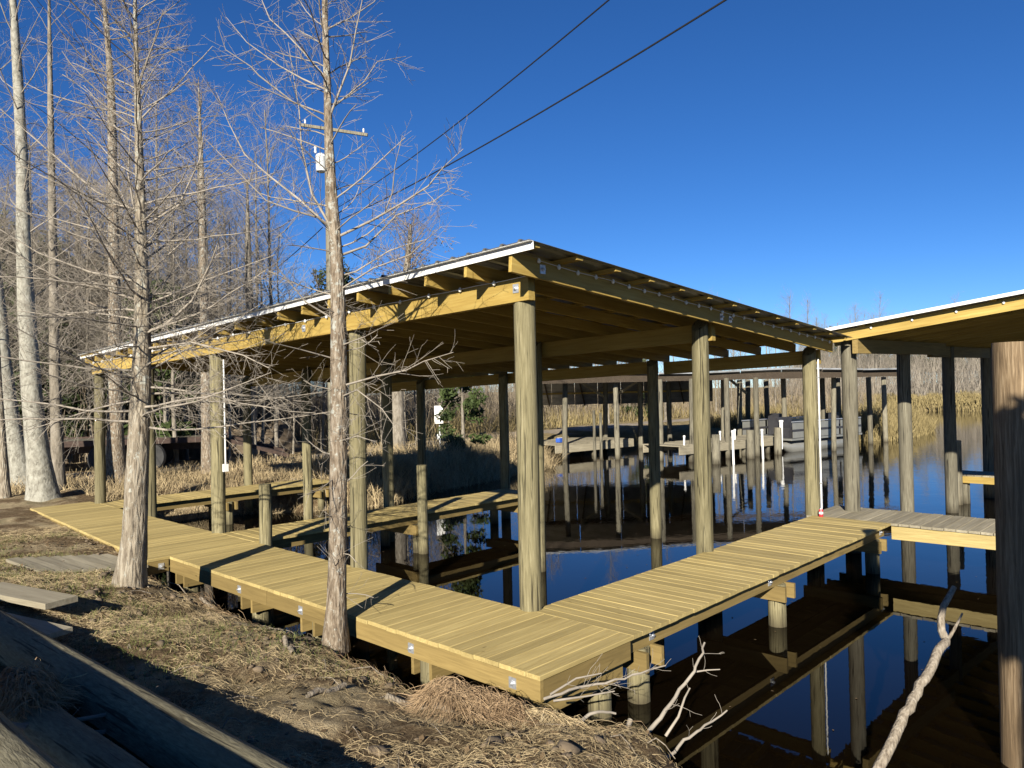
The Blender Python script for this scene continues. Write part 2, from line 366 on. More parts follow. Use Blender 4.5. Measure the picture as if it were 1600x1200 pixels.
tag(mb.build('water', M['water']), 'still dark tannin water mirroring docks and sky', None, None, 'structure')
# dirt road behind the landing
cl = np.array([(-30, 27), (-14, 23.5), (-4, 21.0), (2, 19.4), (6, 18.4), (10, 18.4), (16, 19.2), (22, 20.6), (30, 20.2), (40, 19)], float)
pts = []
for a, b in zip(cl[:-1], cl[1:]):
    for k in range(6): pts.append(a+(b-a)*k/6)
pts = np.array(pts); tg = np.gradient(pts, axis=0); tg /= np.linalg.norm(tg, axis=1)[:, None]; nn = np.stack([-tg[:, 1], tg[:, 0]], 1)
cols = np.linspace(-1.6, 1.6, 9); V = []; F = []
for i, q in enumerate(pts):
    for j, w_ in enumerate(cols):
        P = q+nn[i]*(w_+.25*vnoise(q[0], q[1]+j*9, .7)); V.append((P[0], P[1], float(ground_z(P[0], P[1]))+.012+.03*float(np.cos(w_*2.2))))
        if i and j: a = i*9+j; F.append((a-10, a-9, a, a-1))
tag(place('road', mesh_np('road', V, F, M['road'], True)), 'rutted dirt road running behind the landing', None, None, 'structure')

# ------------------------------------------------------------------ docks
BW, BT = .1425, .036
def board_mesh(name, L, mat, w=.1385): return MB().box((0, 0, -BT/2), (L, w, BT), 0, .005).mesh(name, mat)
me_board = board_mesh('deck_board', 1.2, M['deck'])
me_grey = board_mesh('deck_board', 1.2, M['greywood'], .142)
def boards(parent, n, start, step, length, along, center_fn, mesh=None, len_fn=None, z=0.0, jit=.006):
    """n boards; along='x' boards lie along x and are set out in y, else the other way round"""
    base = 1.2
    for i in range(n):
        s = start+step*(i+.5 if step > 0 else i+.5); c, L = center_fn(s) if center_fn else (0, length)
        L = L+random.uniform(-jit, jit); sc = (L/base, 1, 1); dz = z+random.uniform(-.0025, .0025)
        rz = random.uniform(-.002, .002)
        if along == 'x': place('deck_board', mesh or me_board, parent, (c, s, dz), (random.uniform(-.008, .008), 0, rz), sc)
        else: place('deck_board', mesh or me_board, parent, (s, c, dz), (random.uniform(-.008, .008), 0, math.pi/2+rz), sc)
me_plate = MB().box((0, 0, 0), (.075, .006, .085)).lathe((0, -.003, 0), [(.019, 0), (.019, .012), (.011, .013), (.011, .028)], 8, (0, -1, 0)).mesh('bolt_plate', M['plate'])
def plate(parent, loc, facing):       # facing: 'x' -> on a face looking to -x, 'y' -> to -y
    place('bolt_plate', me_plate, parent, loc, (0, 0, -math.pi/2 if facing == 'x' else 0))
def timber(parent, name, p0, p1, w, h, mat='rim', ch=0):
    """sawn timber as an object of its own whose local x runs along it (so the grain does too)"""
    p0, p1 = Vector(p0), Vector(p1); d = p1-p0; L = d.length
    o = MB().box((0, 0, 0), (L, w, h), 0, ch).build(name, M[mat], parent)
    o.location = (p0+p1)/2; o.rotation_euler = (0, -math.asin(d.z/L), math.atan2(d.y, d.x)); return o
def pile(parent, name, x, y, z0, z1, r, mat='post', lean=(0, 0), taper=.06, n=18, smooth=True, top=None):
    k = 7; pts = []; rs = []
    for i in range(k):
        t = i/(k-1); pts.append((x+lean[0]*t+random.uniform(-.004, .004), y+lean[1]*t+random.uniform(-.004, .004), z0+(z1-z0)*t)); rs.append(r*(1+taper*(1-t))*random.uniform(.985, 1.015))
    b = MB().tube(pts, rs, n, True, .035)
    if top: top(b)
    return b.build(name, M[mat], parent, smooth=True)
RH = .16   # depth of the rim boards
ZT = -BT
def bent_y(parent, y, x0, x1, piles, r=.1, zb=-BT-RH):
    """pair of cross timbers running along x under a walkway that runs along y"""
    for s in (-1, 1): timber(parent, 'cross_beam', (x0, y+s*(r+.02), zb-.085), (x1, y+s*(r+.02), zb-.085), .038, .17)
    for px in piles: pile(parent, 'pile', px, y, -2.0, zb-.002, r)
def bent_x(parent, x, y0, y1, piles, r=.1, zb=-BT-RH):
    for s in (-1, 1): timber(parent, 'cross_beam', (x+s*(r+.02), y0, zb-.085), (x+s*(r+.02), y1, zb-.085), .038, .17)
    for py in piles: pile(parent, 'pile', x, py, -2.0, zb-.002, r)

# front walkway along the bank
fw_ = wempty('front_walkway', (.6, 6.5, -.9))
tag(fw_, 'long new yellow plank walkway along the bank, running from the near corner past both cypresses', 'walkway')
boards(fw_, 46, 0.0, BW, 1.2, 'x', lambda s: (.6, 1.2))
fx = lambda y: -.27+.40*(y-6.58)/6.92
boards(fw_, 48, 6.58, BW, 1.2, 'x', lambda s: ((fx(s)+1.2)/2, 1.2-fx(s)))
zc = ZT-RH/2-.001
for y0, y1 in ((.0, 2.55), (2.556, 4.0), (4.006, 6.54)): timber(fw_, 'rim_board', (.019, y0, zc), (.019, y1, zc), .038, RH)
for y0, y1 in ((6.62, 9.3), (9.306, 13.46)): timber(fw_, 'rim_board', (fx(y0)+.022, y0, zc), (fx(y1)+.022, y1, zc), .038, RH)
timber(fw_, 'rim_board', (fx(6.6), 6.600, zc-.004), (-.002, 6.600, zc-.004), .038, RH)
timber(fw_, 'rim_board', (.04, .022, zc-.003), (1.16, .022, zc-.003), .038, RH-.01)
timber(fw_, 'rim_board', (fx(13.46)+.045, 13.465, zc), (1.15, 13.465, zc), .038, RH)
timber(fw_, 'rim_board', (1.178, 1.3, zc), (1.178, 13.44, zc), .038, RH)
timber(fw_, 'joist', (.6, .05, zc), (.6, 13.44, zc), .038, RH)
for y, px in ((.22, (.16, 1.0)), (1.42, (.16,)), (3.25, (.22,)), (4.55, (.22, .95)), (6.35, (.2, .95)), (8.6, (.1, .95)), (10.9, (.12, .95)), (12.9, (.2,))):
    bent_y(fw_, y, .045 if y < 6.5 else fx(y)+.05, 1.15, px)
for y in (.28, 1.5, 3.3, 4.62): plate(fw_, (-.003, y, zc-.0), 'x')
for y in (6.9, 9.2, 12.2): plate(fw_, (fx(y)-.001, y, zc), 'x')
pl_ = place('bolt_plate', me_plate, fw_, (-.1, 6.578, zc), (0, 0, 0))

# right walkway out over the water
rw = wempty('right_walkway', (4.5, .6, -.9))
tag(rw, 'new yellow plank walkway over open water, with a soda can at its far end', 'walkway')
boards(rw, 47, 1.203, BW, 1.18, 'y', lambda s: (.585, 1.17))
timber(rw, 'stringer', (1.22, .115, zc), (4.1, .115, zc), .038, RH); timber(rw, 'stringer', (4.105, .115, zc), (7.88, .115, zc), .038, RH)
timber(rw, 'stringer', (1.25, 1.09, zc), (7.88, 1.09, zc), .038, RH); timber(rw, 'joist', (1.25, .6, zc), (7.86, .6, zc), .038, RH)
for x, py in ((1.5, (.16, 1.0)), (4.3, (.14, .95)), (7.5, (.14, .95))): bent_x(rw, x, -.02, 1.12, py)
for x in (1.62, 4.02, 7.72): plate(rw, (x, .093, zc), 'y')

# finger piers inside the boathouse
fp = wempty('finger_pier', (4.4, 7.1, -.9))
tag(fp, 'nearer finger pier between the boat slips, a cut pile at its side', 'pier', 'finger piers under the new roof')
boards(fp, 44, 1.215, BW, 1.03, 'y', lambda s: (7.09, 1.03))
for y in (6.70, 7.09, 7.48): timber(fp, 'stringer', (1.24, y, zc), (7.46, y, zc), .038, RH)
for x, py in ((4.28, (6.62, 7.55)), (7.1, (6.65, 7.55))): bent_x(fp, x, 6.5, 7.68, py, .085)
fp2 = wempty('finger_pier', (3.7, 12.6, -.9))
tag(fp2, 'farther finger pier by the grassy bank at the walkway end', 'pier', 'finger piers under the new roof')
boards(fp2, 35, 1.215, BW, 1.0, 'y', lambda s: (12.6, 1.0))
for y in (12.22, 12.6, 12.98): timber(fp2, 'stringer', (1.24, y, zc), (6.18, y, zc), .038, RH)
for x, py in ((3.6, (12.2, 13.0)), (5.9, (12.2, 13.0))): bent_x(fp2, x, 12.05, 13.15, py, .085)

# older grey walkway joining at the far right
gw = wempty('grey_walkway', (8.5, -.9, -.9))
tag(gw, 'weathered grey plank walkway with a pale new rim board, beyond the right walkway', 'walkway')
boards(gw, 29, 1.27, -.152, 1.2, 'x', lambda s: (8.51, 1.22), me_grey, jit=.02)
timber(gw, 'rim_board', (7.935, -.0, -.145), (7.935, -3.1, -.125), .038, .19, 'deck'); timber(gw, 'rim_board', (9.05, 1.2, -.14), (9.05, -3.1, -.14), .038, .18)
timber(gw, 'joist', (8.5, 1.2, -.14), (8.5, -3.1, -.14), .038, .18)
for y in (-2.2,): bent_y(gw, y, 7.96, 9.0, (8.1, 8.9), .09, -.235)
# ramp of loose boards up to the walkway, left
rp = wempty('plank_ramp', (-.9, 7.0, 0))
tag(rp, 'low ramp of weathered planks on the bank beside the pale cypress', 'ramp')
for i in range(8):
    x = -1.5+i*.145; place('deck_board', me_grey, rp, (x, 7.05-.12*i*.2, .10-.015*i), (0, 0, math.pi/2+.06), (1.0, 1, 1))
for y in (6.6, 7.4): timber(rp, 'stringer', (-1.55, y+.03, .0), (-.35, y-.12, -.1), .06, .1, 'greywood')

# ------------------------------------------------------------------ new boathouse
bh = wempty('boathouse', (4.5, 7.0, -.9))
tag(bh, 'new open boathouse with yellow pine beams and low metal shed roof on round posts', 'boathouse')
zr = lambda x, y: 3.388-.077*(x-1.16)-.030*(y-1.0)       # top of the roof
xf = lambda y: .75+.28*(y-.7)/12.5                        # front edge of the roof
RB = .02+.038+.14                                        # roof top down to rafter underside
def notch_top(x, y, z0, z1, r, sgn=1):
    def f(b):      # the half of the post that stands up behind the beam
        n = 8; vs = []
        for z in (z0, z1):
            for k in range(n+1):
                a = -math.pi/2+math.pi*k/n; vs.append((x+sgn*(.02+math.cos(a)*(r-.02)), y+math.sin(a)*r*.97, z if z == z0 else z1-.05*abs(math.sin(a))))
        m = n+1; fs = [tuple(range(m))[::-1], tuple(range(m, 2*m))]+[(k, (k+1) % m, m+(k+1) % m, m+k) for k in range(m)]
        b.add(vs, fs)
    return f
YP = (1.21, 4.09, 7.75, 10.4, 13.0)
leans = {0: (0, 0), 1: (.045, -.045), 2: (.01, -.01), 3: (0, 0), 4: (.03, -.03)}
for i, y in enumerate(YP):
    xx = 1.25; bt = zr(1.16, y)-RB; pile(bh, 'post', xx, y, -2.0, bt-.225, .104, lean=leans[i], taper=.05, top=notch_top(xx+leans[i][0], y+leans[i][1], bt-.3, bt+.09, .1))
for j, X in enumerate((4.57, 7.72)):
    for i, y in enumerate((1.21, 4.05, 7.8, 10.6, 13.2)):
        if j == 1 and i == 0: X_ = 8.02
        else: X_ = X+(.1 if (j == 1 and i == 1) else 0)
        bt = zr(X_, y)-RB
        def cut(b, X_=X_, y=y, bt=bt):      # post top cut to a slant beside the beam
            n = 16; r = .103; vs = [(X_+math.cos(2*math.pi*k/n)*r, y+math.sin(2*math.pi*k/n)*r, bt-.26) for k in range(n)]
            vs += [(q[0], q[1], bt-.02+.10*(q[0]-X_)/r*.9) for q in vs]
            b.add(vs, [tuple(range(n))[::-1], tuple(range(n, 2*n))]+[(k, (k+1) % n, n+(k+1) % n, n+k) for k in range(n)])
        pile(bh, 'post', X_, y, -2.2, bt-.25, .108 if i == 0 else .10, taper=.05, top=cut)
for X, segs in ((1.185, ((1.06, 4.9), (4.905, 8.9), (8.905, 12.97))), (4.722, ((1.10, 7.2), (7.205, 13.2))), (7.90, ((4.0, 8.6), (8.605, 13.2))), (8.17, ((1.10, 4.0),))):
    for a, b_ in segs:
        h = .225; timber(bh, 'beam', (X, a, zr(X, a)-RB-h/2), (X, b_, zr(X, b_)-RB-h/2), .088, h, 'pine')
for k in range(21):
    y = .95+k*.606; h = .185 if k == 0 else .14; x0, x1 = xf(y)+.03, 8.28
    timber(bh, 'rafter', (x0, y, zr(x0, y)-.058-h/2), (x1, y, zr(x1, y)-.058-h/2), .038, h, 'pine')
for k in range(13):
    x = .84+k*.612; y0, y1 = .68, 13.28; x = max(x, xf(y0)+.05)
    xe = max(x, xf(y1)+.05)
    timber(bh, 'purlin', (x, y0, zr(x, y0)-.039), (xe, y1, zr(xe, y1)-.039), .089, .038, 'pine')
def roof_panel(y0, w, x0f, x1, zf, ribs, name, mat, parent, th=.003, rh=.02):
    prof = [(0, 0)]
    for k in range(ribs):
        c = w*(k+.5)/ribs; prof += [(c-.032, 0), (c-.014, rh), (c+.014, rh), (c+.032, 0)]
    prof.append((w, 0)); n = len(prof); vs = []
    for lo in (0, 1):
        for e in (0, 1):
            for dy, dz in prof:
                y = y0+dy; x = x0f(y) if e == 0 else x1; vs.append((x, y, zf(x, y)-.018+dz-(th if lo else 0)))
    fs = []
    for k in range(n-1):
        fs += [(k, n+k, n+k+1, k+1), (2*n+k, 2*n+k+1, 3*n+k+1, 3*n+k), (k, k+1, 2*n+k+1, 2*n+k), (n+k, 3*n+k, 3*n+k+1, n+k+1)]
    fs += [(0, 2*n, 3*n, n), (n-1, 2*n-1, 4*n-1, 3*n-1)]
    return MB().add(vs, fs).build(name, mat, parent)
for k in range(14):
    roof_panel(.645+k*.908, .9055, lambda y: xf(y)-.045, 8.38, zr, 4, 'roof_panel', M['tin'], bh)
tr = MB()
ys = np.linspace(.645, 13.33, 6)
tr.bar((xf(ys[0])+.012, ys[0], zr(.75, ys[0])-.058), (xf(ys[-1])+.012, ys[-1], zr(xf(ys[-1]), ys[-1])-.058), .006, .07)
tr.bar((xf(ys[0])-.012, ys[0], zr(.75, ys[0])-.0225), (xf(ys[-1])-.012, ys[-1], zr(xf(ys[-1]), ys[-1])-.0225), .05, .003)
tr.build('drip_edge', M['white'], bh)
for y in (1.22, 5.0, 8.8): place('bolt_plate', me_plate, bh, (1.138, y, zr(1.16, y)-RB-.1), (0, 0, -math.pi/2))
for x in (1.2, 4.62, 4.85): place('bolt_plate', me_plate, bh, (x, .927, zr(x, .95)-.15), (0, 0, 0))
# string of small white lamps clipped along the front beam and the end rafter
sg = wempty('string_lights', (1.1, 1.0, 3.1)); tag(sg, 'thin cord with small white bulbs strung along the beam and end rafter', 'string lights')
cp = []; blobs = []
for i in range(49):
    y = 12.8-i*(12.8-1.0)/48; cp.append((1.128, y, zr(1.16, y)-RB-.005-.018*math.sin(i*math.pi)**2+.004*math.cos(i*2.1)));
    if i % 2 == 0: blobs.append(cp[-1])
cp2 = []
for i in range(25):
    x = 1.13+i*(8.1-1.13)/24; cp2.append((x, .918, zr(x, .95)-.085+.006*math.cos(i*1.7)))
    if i % 1 == 0: blobs.append(cp2[-1])
MB().tube(cp+cp2, .004, 5).build('cord', M['white'], sg)
me_bulb = MB().lathe((0, 0, 0), [(.008, .018), (.013, .008), (.02, -.008), (.014, -.024), (.004, -.03)], 8).mesh('bulb', M['white'], True)
for q in blobs: place('bulb', me_bulb, sg, (q[0]-(.008 if q[1] > .93 else 0), q[1]-(.008 if q[1] < .93 else 0), q[2]))

# conduits and outlet box
def conduit(x, y, z0, z1, label, box=None):
    o = wempty('electrical_conduit', (x, y, z0)); tag(o, label, 'conduit')
    MB().tube([(x, y, z0), (x, y, z1)], .013, 8).build('pipe', M['white'], o)
    if box:
        bx = MB().box((x-.01, y-.012, box), (.075, .06, .115)).build('outlet_box', M['white'], o)
    for z in (z0+.5, z1-.3): MB().box((x, y, z), (.034, .034, .02)).build('strap', M['plate'], o)
conduit(1.32, 7.63, 1.02, 2.68, 'white electrical conduit with outlet box on a front boathouse post', 1.0)
conduit(8.095, 1.10, .0, 2.5, 'white electrical conduit down the post beside the soda can')
can = wempty('soda_can', (7.86, 1.02, 0)); tag(can, 'small red drink can standing on the far end of the walkway', 'can')
MB().lathe((7.86, 1.02, 0), [(.026, .0), (.033, .006), (.033, .108), (.027, .118)], 16).build('body', M['red'], can, True)
MB().lathe((7.86, 1.02, .118), [(.027, 0), (.0275, .004), (.024, .004), (.023, .001)], 16).build('lid', M['plate'], can, True)
MB().lathe((7.86, 1.02, .045), [(.0334, 0), (.0334, .035)], 16).build('print_band', M['white'], can, True)

# cut-off piles beside the finger pier and elsewhere
def stub(x, y, z1, r, label, mat='post', z0=-2.0, cat='pile'):
    o = pile(None, 'cut_pile', x, y, z0, z1, r, mat); tag(o, label, cat); return o
stub(1.36, 6.50, .82, .088, 'short cut-off pile at the corner of the finger pier and front walkway')
stub(4.28, 6.47, .84, .088, 'short cut-off pile halfway along the side of the finger pier')

def at(px, py, depth):
    """world point seen at photo pixel (px, py) of 1600x1200 at a given depth along the view axis"""
    f = 1191.785
    return CAM+(fwd+rgt*(px-800)/f-upv*(py-600)/f)*depth
def gz(x, y): return float(ground_z(x, y))

# ------------------------------------------------------------------ second boathouse, right
rb = wempty('boathouse', (12.5, -2.5, -.9)); tag(rb, 'second open boathouse at the right edge, its roof rising toward the camera', 'boathouse')
z2 = lambda x, y: 2.975-.126*(y-1.17)
for x, y in ((8.72, .84), (11.14, .72), (13.8, .62), (16.5, .48), (8.72, -5.4), (11.2, -5.5), (13.8, -5.5), (16.5, -5.5)):
    pile(rb, 'post', x, y, -2.2, z2(x, y)-.24, .115, 'oldpost' if y > 0 else 'post', taper=.04)
for (x0, x1) in ((8.5, 12.6), (12.605, 16.9)): timber(rb, 'beam', (x0, .66, z2(0, .66)-.355), (x1, .40, z2(0, .4)-.355), .088, .225, 'rim')
timber(rb, 'beam', (8.5, -5.5, z2(0, -5.5)-.355), (16.9, -5.5, z2(0, -5.5)-.355), .088, .225, 'rim')
for k in range(14):
    x = 8.50+k*.63; timber(rb, 'rafter', (x, 1.22, z2(x, 1.22)-.058-.09), (x, -6.2, z2(x, -6.2)-.058-.09), .038, .18, 'pine')
for k in range(13):
    y = 1.12-k*.6; timber(rb, 'purlin', (8.38, y, z2(0, y)-.039), (16.9, y, z2(0, y)-.039), .089, .038, 'pine')
def panel_x(x0, w, y0, y1, zf, ribs, mat, parent):
    o = roof_panel(-(x0+w), w, lambda y: y1, y0, lambda x, y: zf(-y, x), ribs, 'roof_panel', mat, parent)   # built in swapped axes, then turned
    for v in o.data.vertices: v.co = (-v.co.y, v.co.x, v.co.z)
for k in range(10): panel_x(8.34+k*.87, .868, 1.33, -6.3, z2, 4, M['tin'], rb)
MB().bar((8.335, 1.33, z2(0, 1.33)-.02), (8.335, -6.3, z2(0, -6.3)-.02), .012, .05).build('drip_edge', M['white'], rb)
for i, y in enumerate(np.arange(1.0, -3, -.6)): place('bulb', me_bulb, rb, (8.47, y, z2(0, y)-.10))
tag(pile(None, 'standing_pile', 2.33, -2.60, -2.0, 2.38, .135, 'darkpole', taper=.12), 'thick weathered pole rising from the water, closest to the camera', 'pole')
sw = wempty('short_walkway', (15.3, .3, -.9)); tag(sw, 'short grey walkway under the far end of the second boathouse', 'walkway')
boards(sw, 14, .95, -.152, 1.2, 'x', lambda s: (15.6, .9), me_grey, z=-.02)
timber(sw, 'rim_board', (15.16, .95, -.13), (15.16, -1.2, -.13), .038, .15, 'pine'); timber(sw, 'rim_board', (16.02, .95, -.13), (16.02, -1.2, -.13), .038, .15)
for y in (.7, -.9): pile(sw, 'pile', 15.3, y, -2, -.2, .09, 'oldpost')
stub(15.0, .80, .75, .105, 'dark cut-off pile beside the short grey walkway', 'oldpost')
stub(8.3, -1.75, .05, .12, 'low pile stub in front of the grey walkway', 'oldpost')

# ------------------------------------------------------------------ old boathouse, docks and boat across the basin
ob = wempty('old_boathouse', tuple(at(1100, 700, 30)*[1, 1, 0]+[0, 0, -.7])); tag(ob, 'old low boathouse across the basin with dark sagging tin roof', 'boathouse')
LIGHT = ((879, 30.0), (963, 29.4), (1030, 28.6), (1079, 28.2), (1135, 29.0), (1181, 29.5), (1300, 31.0), (1225, 31.5))
DARK = ((843, 32), (943, 34), (999, 34.5), (1045, 34.5), (1128, 32), (1153, 34.5), (1166, 35), (1199, 35), (1286, 33), (1310, 35), (1359, 34), (1382, 35))
for px, d in LIGHT+DARK:
    P = at(px, 606, d); pile(ob, 'post', P[0], P[1], -1.6, 2.36 if d < 32.5 else 2.3, .10 if d < 32 else .11, 'oldpost', taper=.03, n=10, lean=(random.uniform(-.08, .08), random.uniform(-.08, .08)))
def hp(px, d, z): P = at(px, 606, d); return (P[0], P[1], z)
def slab(name, c, mat, th=.06, parent=ob):
    """roof sheet from four corners, with thickness"""
    c = [Vector(q) for q in c]; b = MB(); vs = c+[q-Vector((0, 0, th)) for q in c]
    b.add(vs, [(0, 1, 2, 3), (7, 6, 5, 4), (0, 4, 5, 1), (1, 5, 6, 2), (2, 6, 7, 3), (3, 7, 4, 0)]); return b.build(name, M[mat], parent)
for k in range(9):       # near slope, sheet by sheet
    a, b_ = 838+k*64, 838+(k+1)*64-1; s0, s1 = .05*math.sin(k*1.3), .05*math.sin(k*1.3+1)
    slab('roof_sheet', (hp(a, 28.4+k*.18, 2.66+s0), hp(b_, 28.6+k*.18, 2.66+s1), hp(b_, 33.5, 2.58), hp(a, 33.5, 2.58)), 'oldtin')
for k in range(8):       # far slope hangs lower, its underside in view
    a, b_ = 826+k*36, 826+(k+1)*36-.6
    slab('roof_sheet', (hp(a, 33.5, 2.60), hp(b_, 33.5, 2.60), hp(b_, 37.5, 1.32), hp(a, 37.5, 1.30)), 'oldtin', .02)
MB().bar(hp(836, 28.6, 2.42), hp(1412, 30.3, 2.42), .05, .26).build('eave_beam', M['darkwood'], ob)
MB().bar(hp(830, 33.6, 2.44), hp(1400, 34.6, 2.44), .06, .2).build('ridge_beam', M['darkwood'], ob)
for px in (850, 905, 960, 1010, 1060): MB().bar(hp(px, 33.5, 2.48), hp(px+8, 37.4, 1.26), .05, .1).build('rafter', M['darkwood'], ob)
MB().bar(hp(836, 35.5, 1.86), hp(1100, 35.5, 1.86), .05, .09).build('purlin', M['pine'], ob)
for a, b_ in ((905, 943), (1000, 960), (1138, 1166)): MB().bar(hp(a, 33.4, 2.4), hp(b_, 33.9, 1.7), .06, .1).build('brace', M['greywood'], ob)

def quad_dock(name, label, A, B, depth_w, z, th, n, mat, legs):
    """dock from front-left A to front-right B (x, y), boards run from front to back"""
    A, B = Vector(A), Vector(B); t = (B-A).normalized(); nn_ = Vector((-t.y, t.x)); L = (B-A).length
    o = wempty(name, (A.x, A.y, -.7)); tag(o, label, 'dock'); st = L/n
    mes = board_mesh('deck_board', 1.2, M[mat], st-.012); rz = math.atan2(nn_.y, nn_.x)
    for i in range(n):
        c = A+t*(st*(i+.5))+nn_*(depth_w/2); place('deck_board', mes, o, (c.x, c.y, z+random.uniform(-.006, .006)), (0, 0, rz), (depth_w/1.2, 1, 1))
    for s in (.02, depth_w-.05):
        p, q = A+nn_*s, B+nn_*s; timber(o, 'rim_board', (p.x, p.y, z-.04-th/2), (q.x, q.y, z-.04-th/2), .05, th, 'greywood')
    for i in range(legs):
        for s in (.15, depth_w-.2):
            q = A+t*(L*(i+.5)/legs)+nn_*s; pile(o, 'pile', q.x, q.y, -1.6, z-.05, .09, 'oldpost', n=8)
    return o
P, Q = at(1062, 697, 27.2), at(1222, 683, 31.0)
quad_dock('far_dock', 'weathered dock across the basin with white pipes standing along it', P[:2], Q[:2], 1.8, -.05, .28, 34, 'greywood', 4)
P, Q = at(868, 694, 29.8), at(990, 684, 32.6)
quad_dock('far_dock', 'low plank dock against the far bank with a blue crate on it', P[:2], Q[:2], 2.6, -.10, .3, 24, 'greywood', 3)
P = at(875, 690, 31); tub = wempty('blue_crate', (P[0], P[1], -.1)); tag(tub, 'small blue crate on the far plank dock', 'crate')
b = MB()
for dx, dy, sx_, sy in ((-.13, 0, .025, .2), (.13, 0, .025, .2), (0, -.1, .26, .025), (0, .1, .26, .025)): b.box((P[0]+dx, P[1]+dy, .0), (sx_, sy, .16))
b.box((P[0], P[1], -.07), (.26, .2, .02)); b.build('shell', M['blue'], tub); MB().bar((P[0]-.14, P[1], .10), (P[0]+.14, P[1], .10), .03, .02).build('handle', M['white'], tub)
for px, y0, y1, d, w_, lab in ((1069, 681, 699, 27.6, .035, 'first white pipe from the left on the far dock'), (1125, 674, 690, 29.6, .035, 'short white pipe behind the middle pile of the far dock'),
        (1144.5, 673, 731, 26.6, .04, 'long white pipe standing in the water before the far dock'), (1148, 671, 687, 29.8, .035, 'short white pipe just behind the long one on the far dock'),
        (1190.5, 671, 722, 28.4, .04, 'white pipe in the water near the right end of the far dock'), (1220.5, 657, 690, 30.6, .07, 'thick white pipe at the right end of the far dock')):
    a, b_ = at(px+(2 if y1 > 715 else 0), y1, d), at(px, y0, d); a = a+(a-b_)*.35
    tag(MB().tube([tuple(a), tuple((a+b_)/2), tuple(b_)], [w_]*3, 8).lathe(tuple(b_), [(w_*1.25, -.06), (w_*1.25, .01), (w_*.8, .015)], 8).build('white_pipe', M['white']), lab, 'pipe', 'white pipes by the far dock')
for px, y0, d, lab in ((1118, 679, 26.9, 'squared grey pile left of the long white pipe'), (1172, 672, 28.6, 'squared grey pile before the middle of the far dock'), (1215, 668, 30.0, 'grey pile at the right end of the far dock')):
    b_ = at(px, y0, d); stub(b_[0], b_[1], b_[2], .14, lab, 'oldpost', -1.6)
for px, y0, d, lab in ((928, 641, 29.0, 'thin brown stake at the far bank, left of the pair'), (938, 645, 29.4, 'thin brown stake at the far bank, right of the pair')):
    b_ = at(px, y0, d); stub(b_[0], b_[1], b_[2], .055, lab, 'oldpost', -1.6, 'stake')

pb = wempty('pontoon_boat', tuple(at(1283, 712, 31.5)*[1, 1, 0]+[0, 0, -.7])); tag(pb, 'moored pontoon boat with pale hull and dark furniture under the old boathouse', 'boat')
A = Vector(at(1232, 606, 30.6)); B = Vector(at(1342, 606, 33.4)); A.z = B.z = 0; t_ = (B-A).normalized(); n_ = Vector((-t_.y, t_.x, 0)); L = (B-A).length
o3 = lambda s, w, z: A+t_*s+n_*w+Vector((0, 0, z))
for w in (.35, 2.0): MB().tube([o3(-.1, w, -.38), o3(.4, w, -.5), o3(L-.5, w, -.5), o3(L-.1, w, -.5)], [.05, .3, .3, .27], 12).build('pontoon', M['hull'], pb, True)
MB().bar(o3(0, 1.15, -.16), o3(L, 1.15, -.16), 2.5, .08).build('deck', M['hull'], pb)
for w in (-.08, 2.38):
    for k in range(3): MB().bar(o3(.1+k*L/3, w, .2), o3((k+1)*L/3-.06, w, .2), .03, .6).build('side_panel', M['hull'], pb)
    MB().tube([o3(.05, w, .55), o3(L-.05, w, .55)], .025, 6).build('rail', M['plate'], pb)
    MB().bar(o3(.05, w-.02, .2), o3(L-.05, w-.02, .2), .012, .09).build('stripe', M['boatdark'], pb)
for s, w, l_, d_, h in ((.5, .35, .9, .6, .75), (2.1, 1.9, .9, .6, .75), (L-.8, .5, .8, .6, .85)):
    st_ = MB().bar(o3(s-l_/2, w, .1), o3(s+l_/2, w, .1), d_, .42).build('seat', M['boatdark'], pb); MB().bar(o3(s-l_/2, w+.28, .45), o3(s+l_/2, w+.28, .45), .12, h-.2).build('seat_back', M['boatdark'], st_)
MB().bar(o3(1.5, 1.9, .35), o3(2.0, 1.9, .35), .5, .9).build('console', M['boatdark'], pb)
b = MB().bar(o3(L-.02, 1.15, .15), o3(L+.38, 1.15, .15), .34, .5); b.bar(o3(L+.1, 1.15, -.5), o3(L+.26, 1.15, -.5), .14, .9); b.build('outboard_motor', M['boatdark'], pb)

# ------------------------------------------------------------------ utility pole, wires, meter post
up = wempty('utility_pole', (10.18, 18.4, 0)); tag(up, 'tall wooden utility pole with crossarm and transformer behind the near cypress', 'utility pole')
MB().tube([(10.18, 18.42, -.3), (10.17, 18.37, 5), (10.16, 18.34, 11.6)], [.17, .145, .11], 14).build('pole', M['oldpost'], up, True)
ca, cb = Vector((9.55, 18.98, 11.17)), Vector((11.08, 17.36, 10.78)); MB().bar(ca, cb, .08, .095).build('crossarm', M['oldpost'], up)
for k in (.06, .42, .94):
    q = ca.lerp(cb, k); MB().lathe(tuple(q+Vector((0, 0, .06))), [(.015, 0), (.04, .04), (.025, .07), (.04, .1), (.015, .14)], 8).build('insulator', M['white'], up, True)
tf_ = MB().lathe((9.99, 18.52, 9.55), [(.1, 0), (.17, .04), (.175, .5), (.19, .52), (.15, .6), (.04, .66)], 16).build('transformer', M['porcelain'], up, True)
MB().lathe((9.85, 18.62, 10.2), [(.03, 0), (.055, .06), (.03, .12), (.055, .18), (.03, .25)], 8).build('bushing', M['porcelain'], tf_, True)
MB().bar((10.0, 18.5, 9.8), (10.2, 18.38, 9.8), .06, .08).build('bracket', M['plate'], up)
up.location.x += .10; up.location.y -= .105
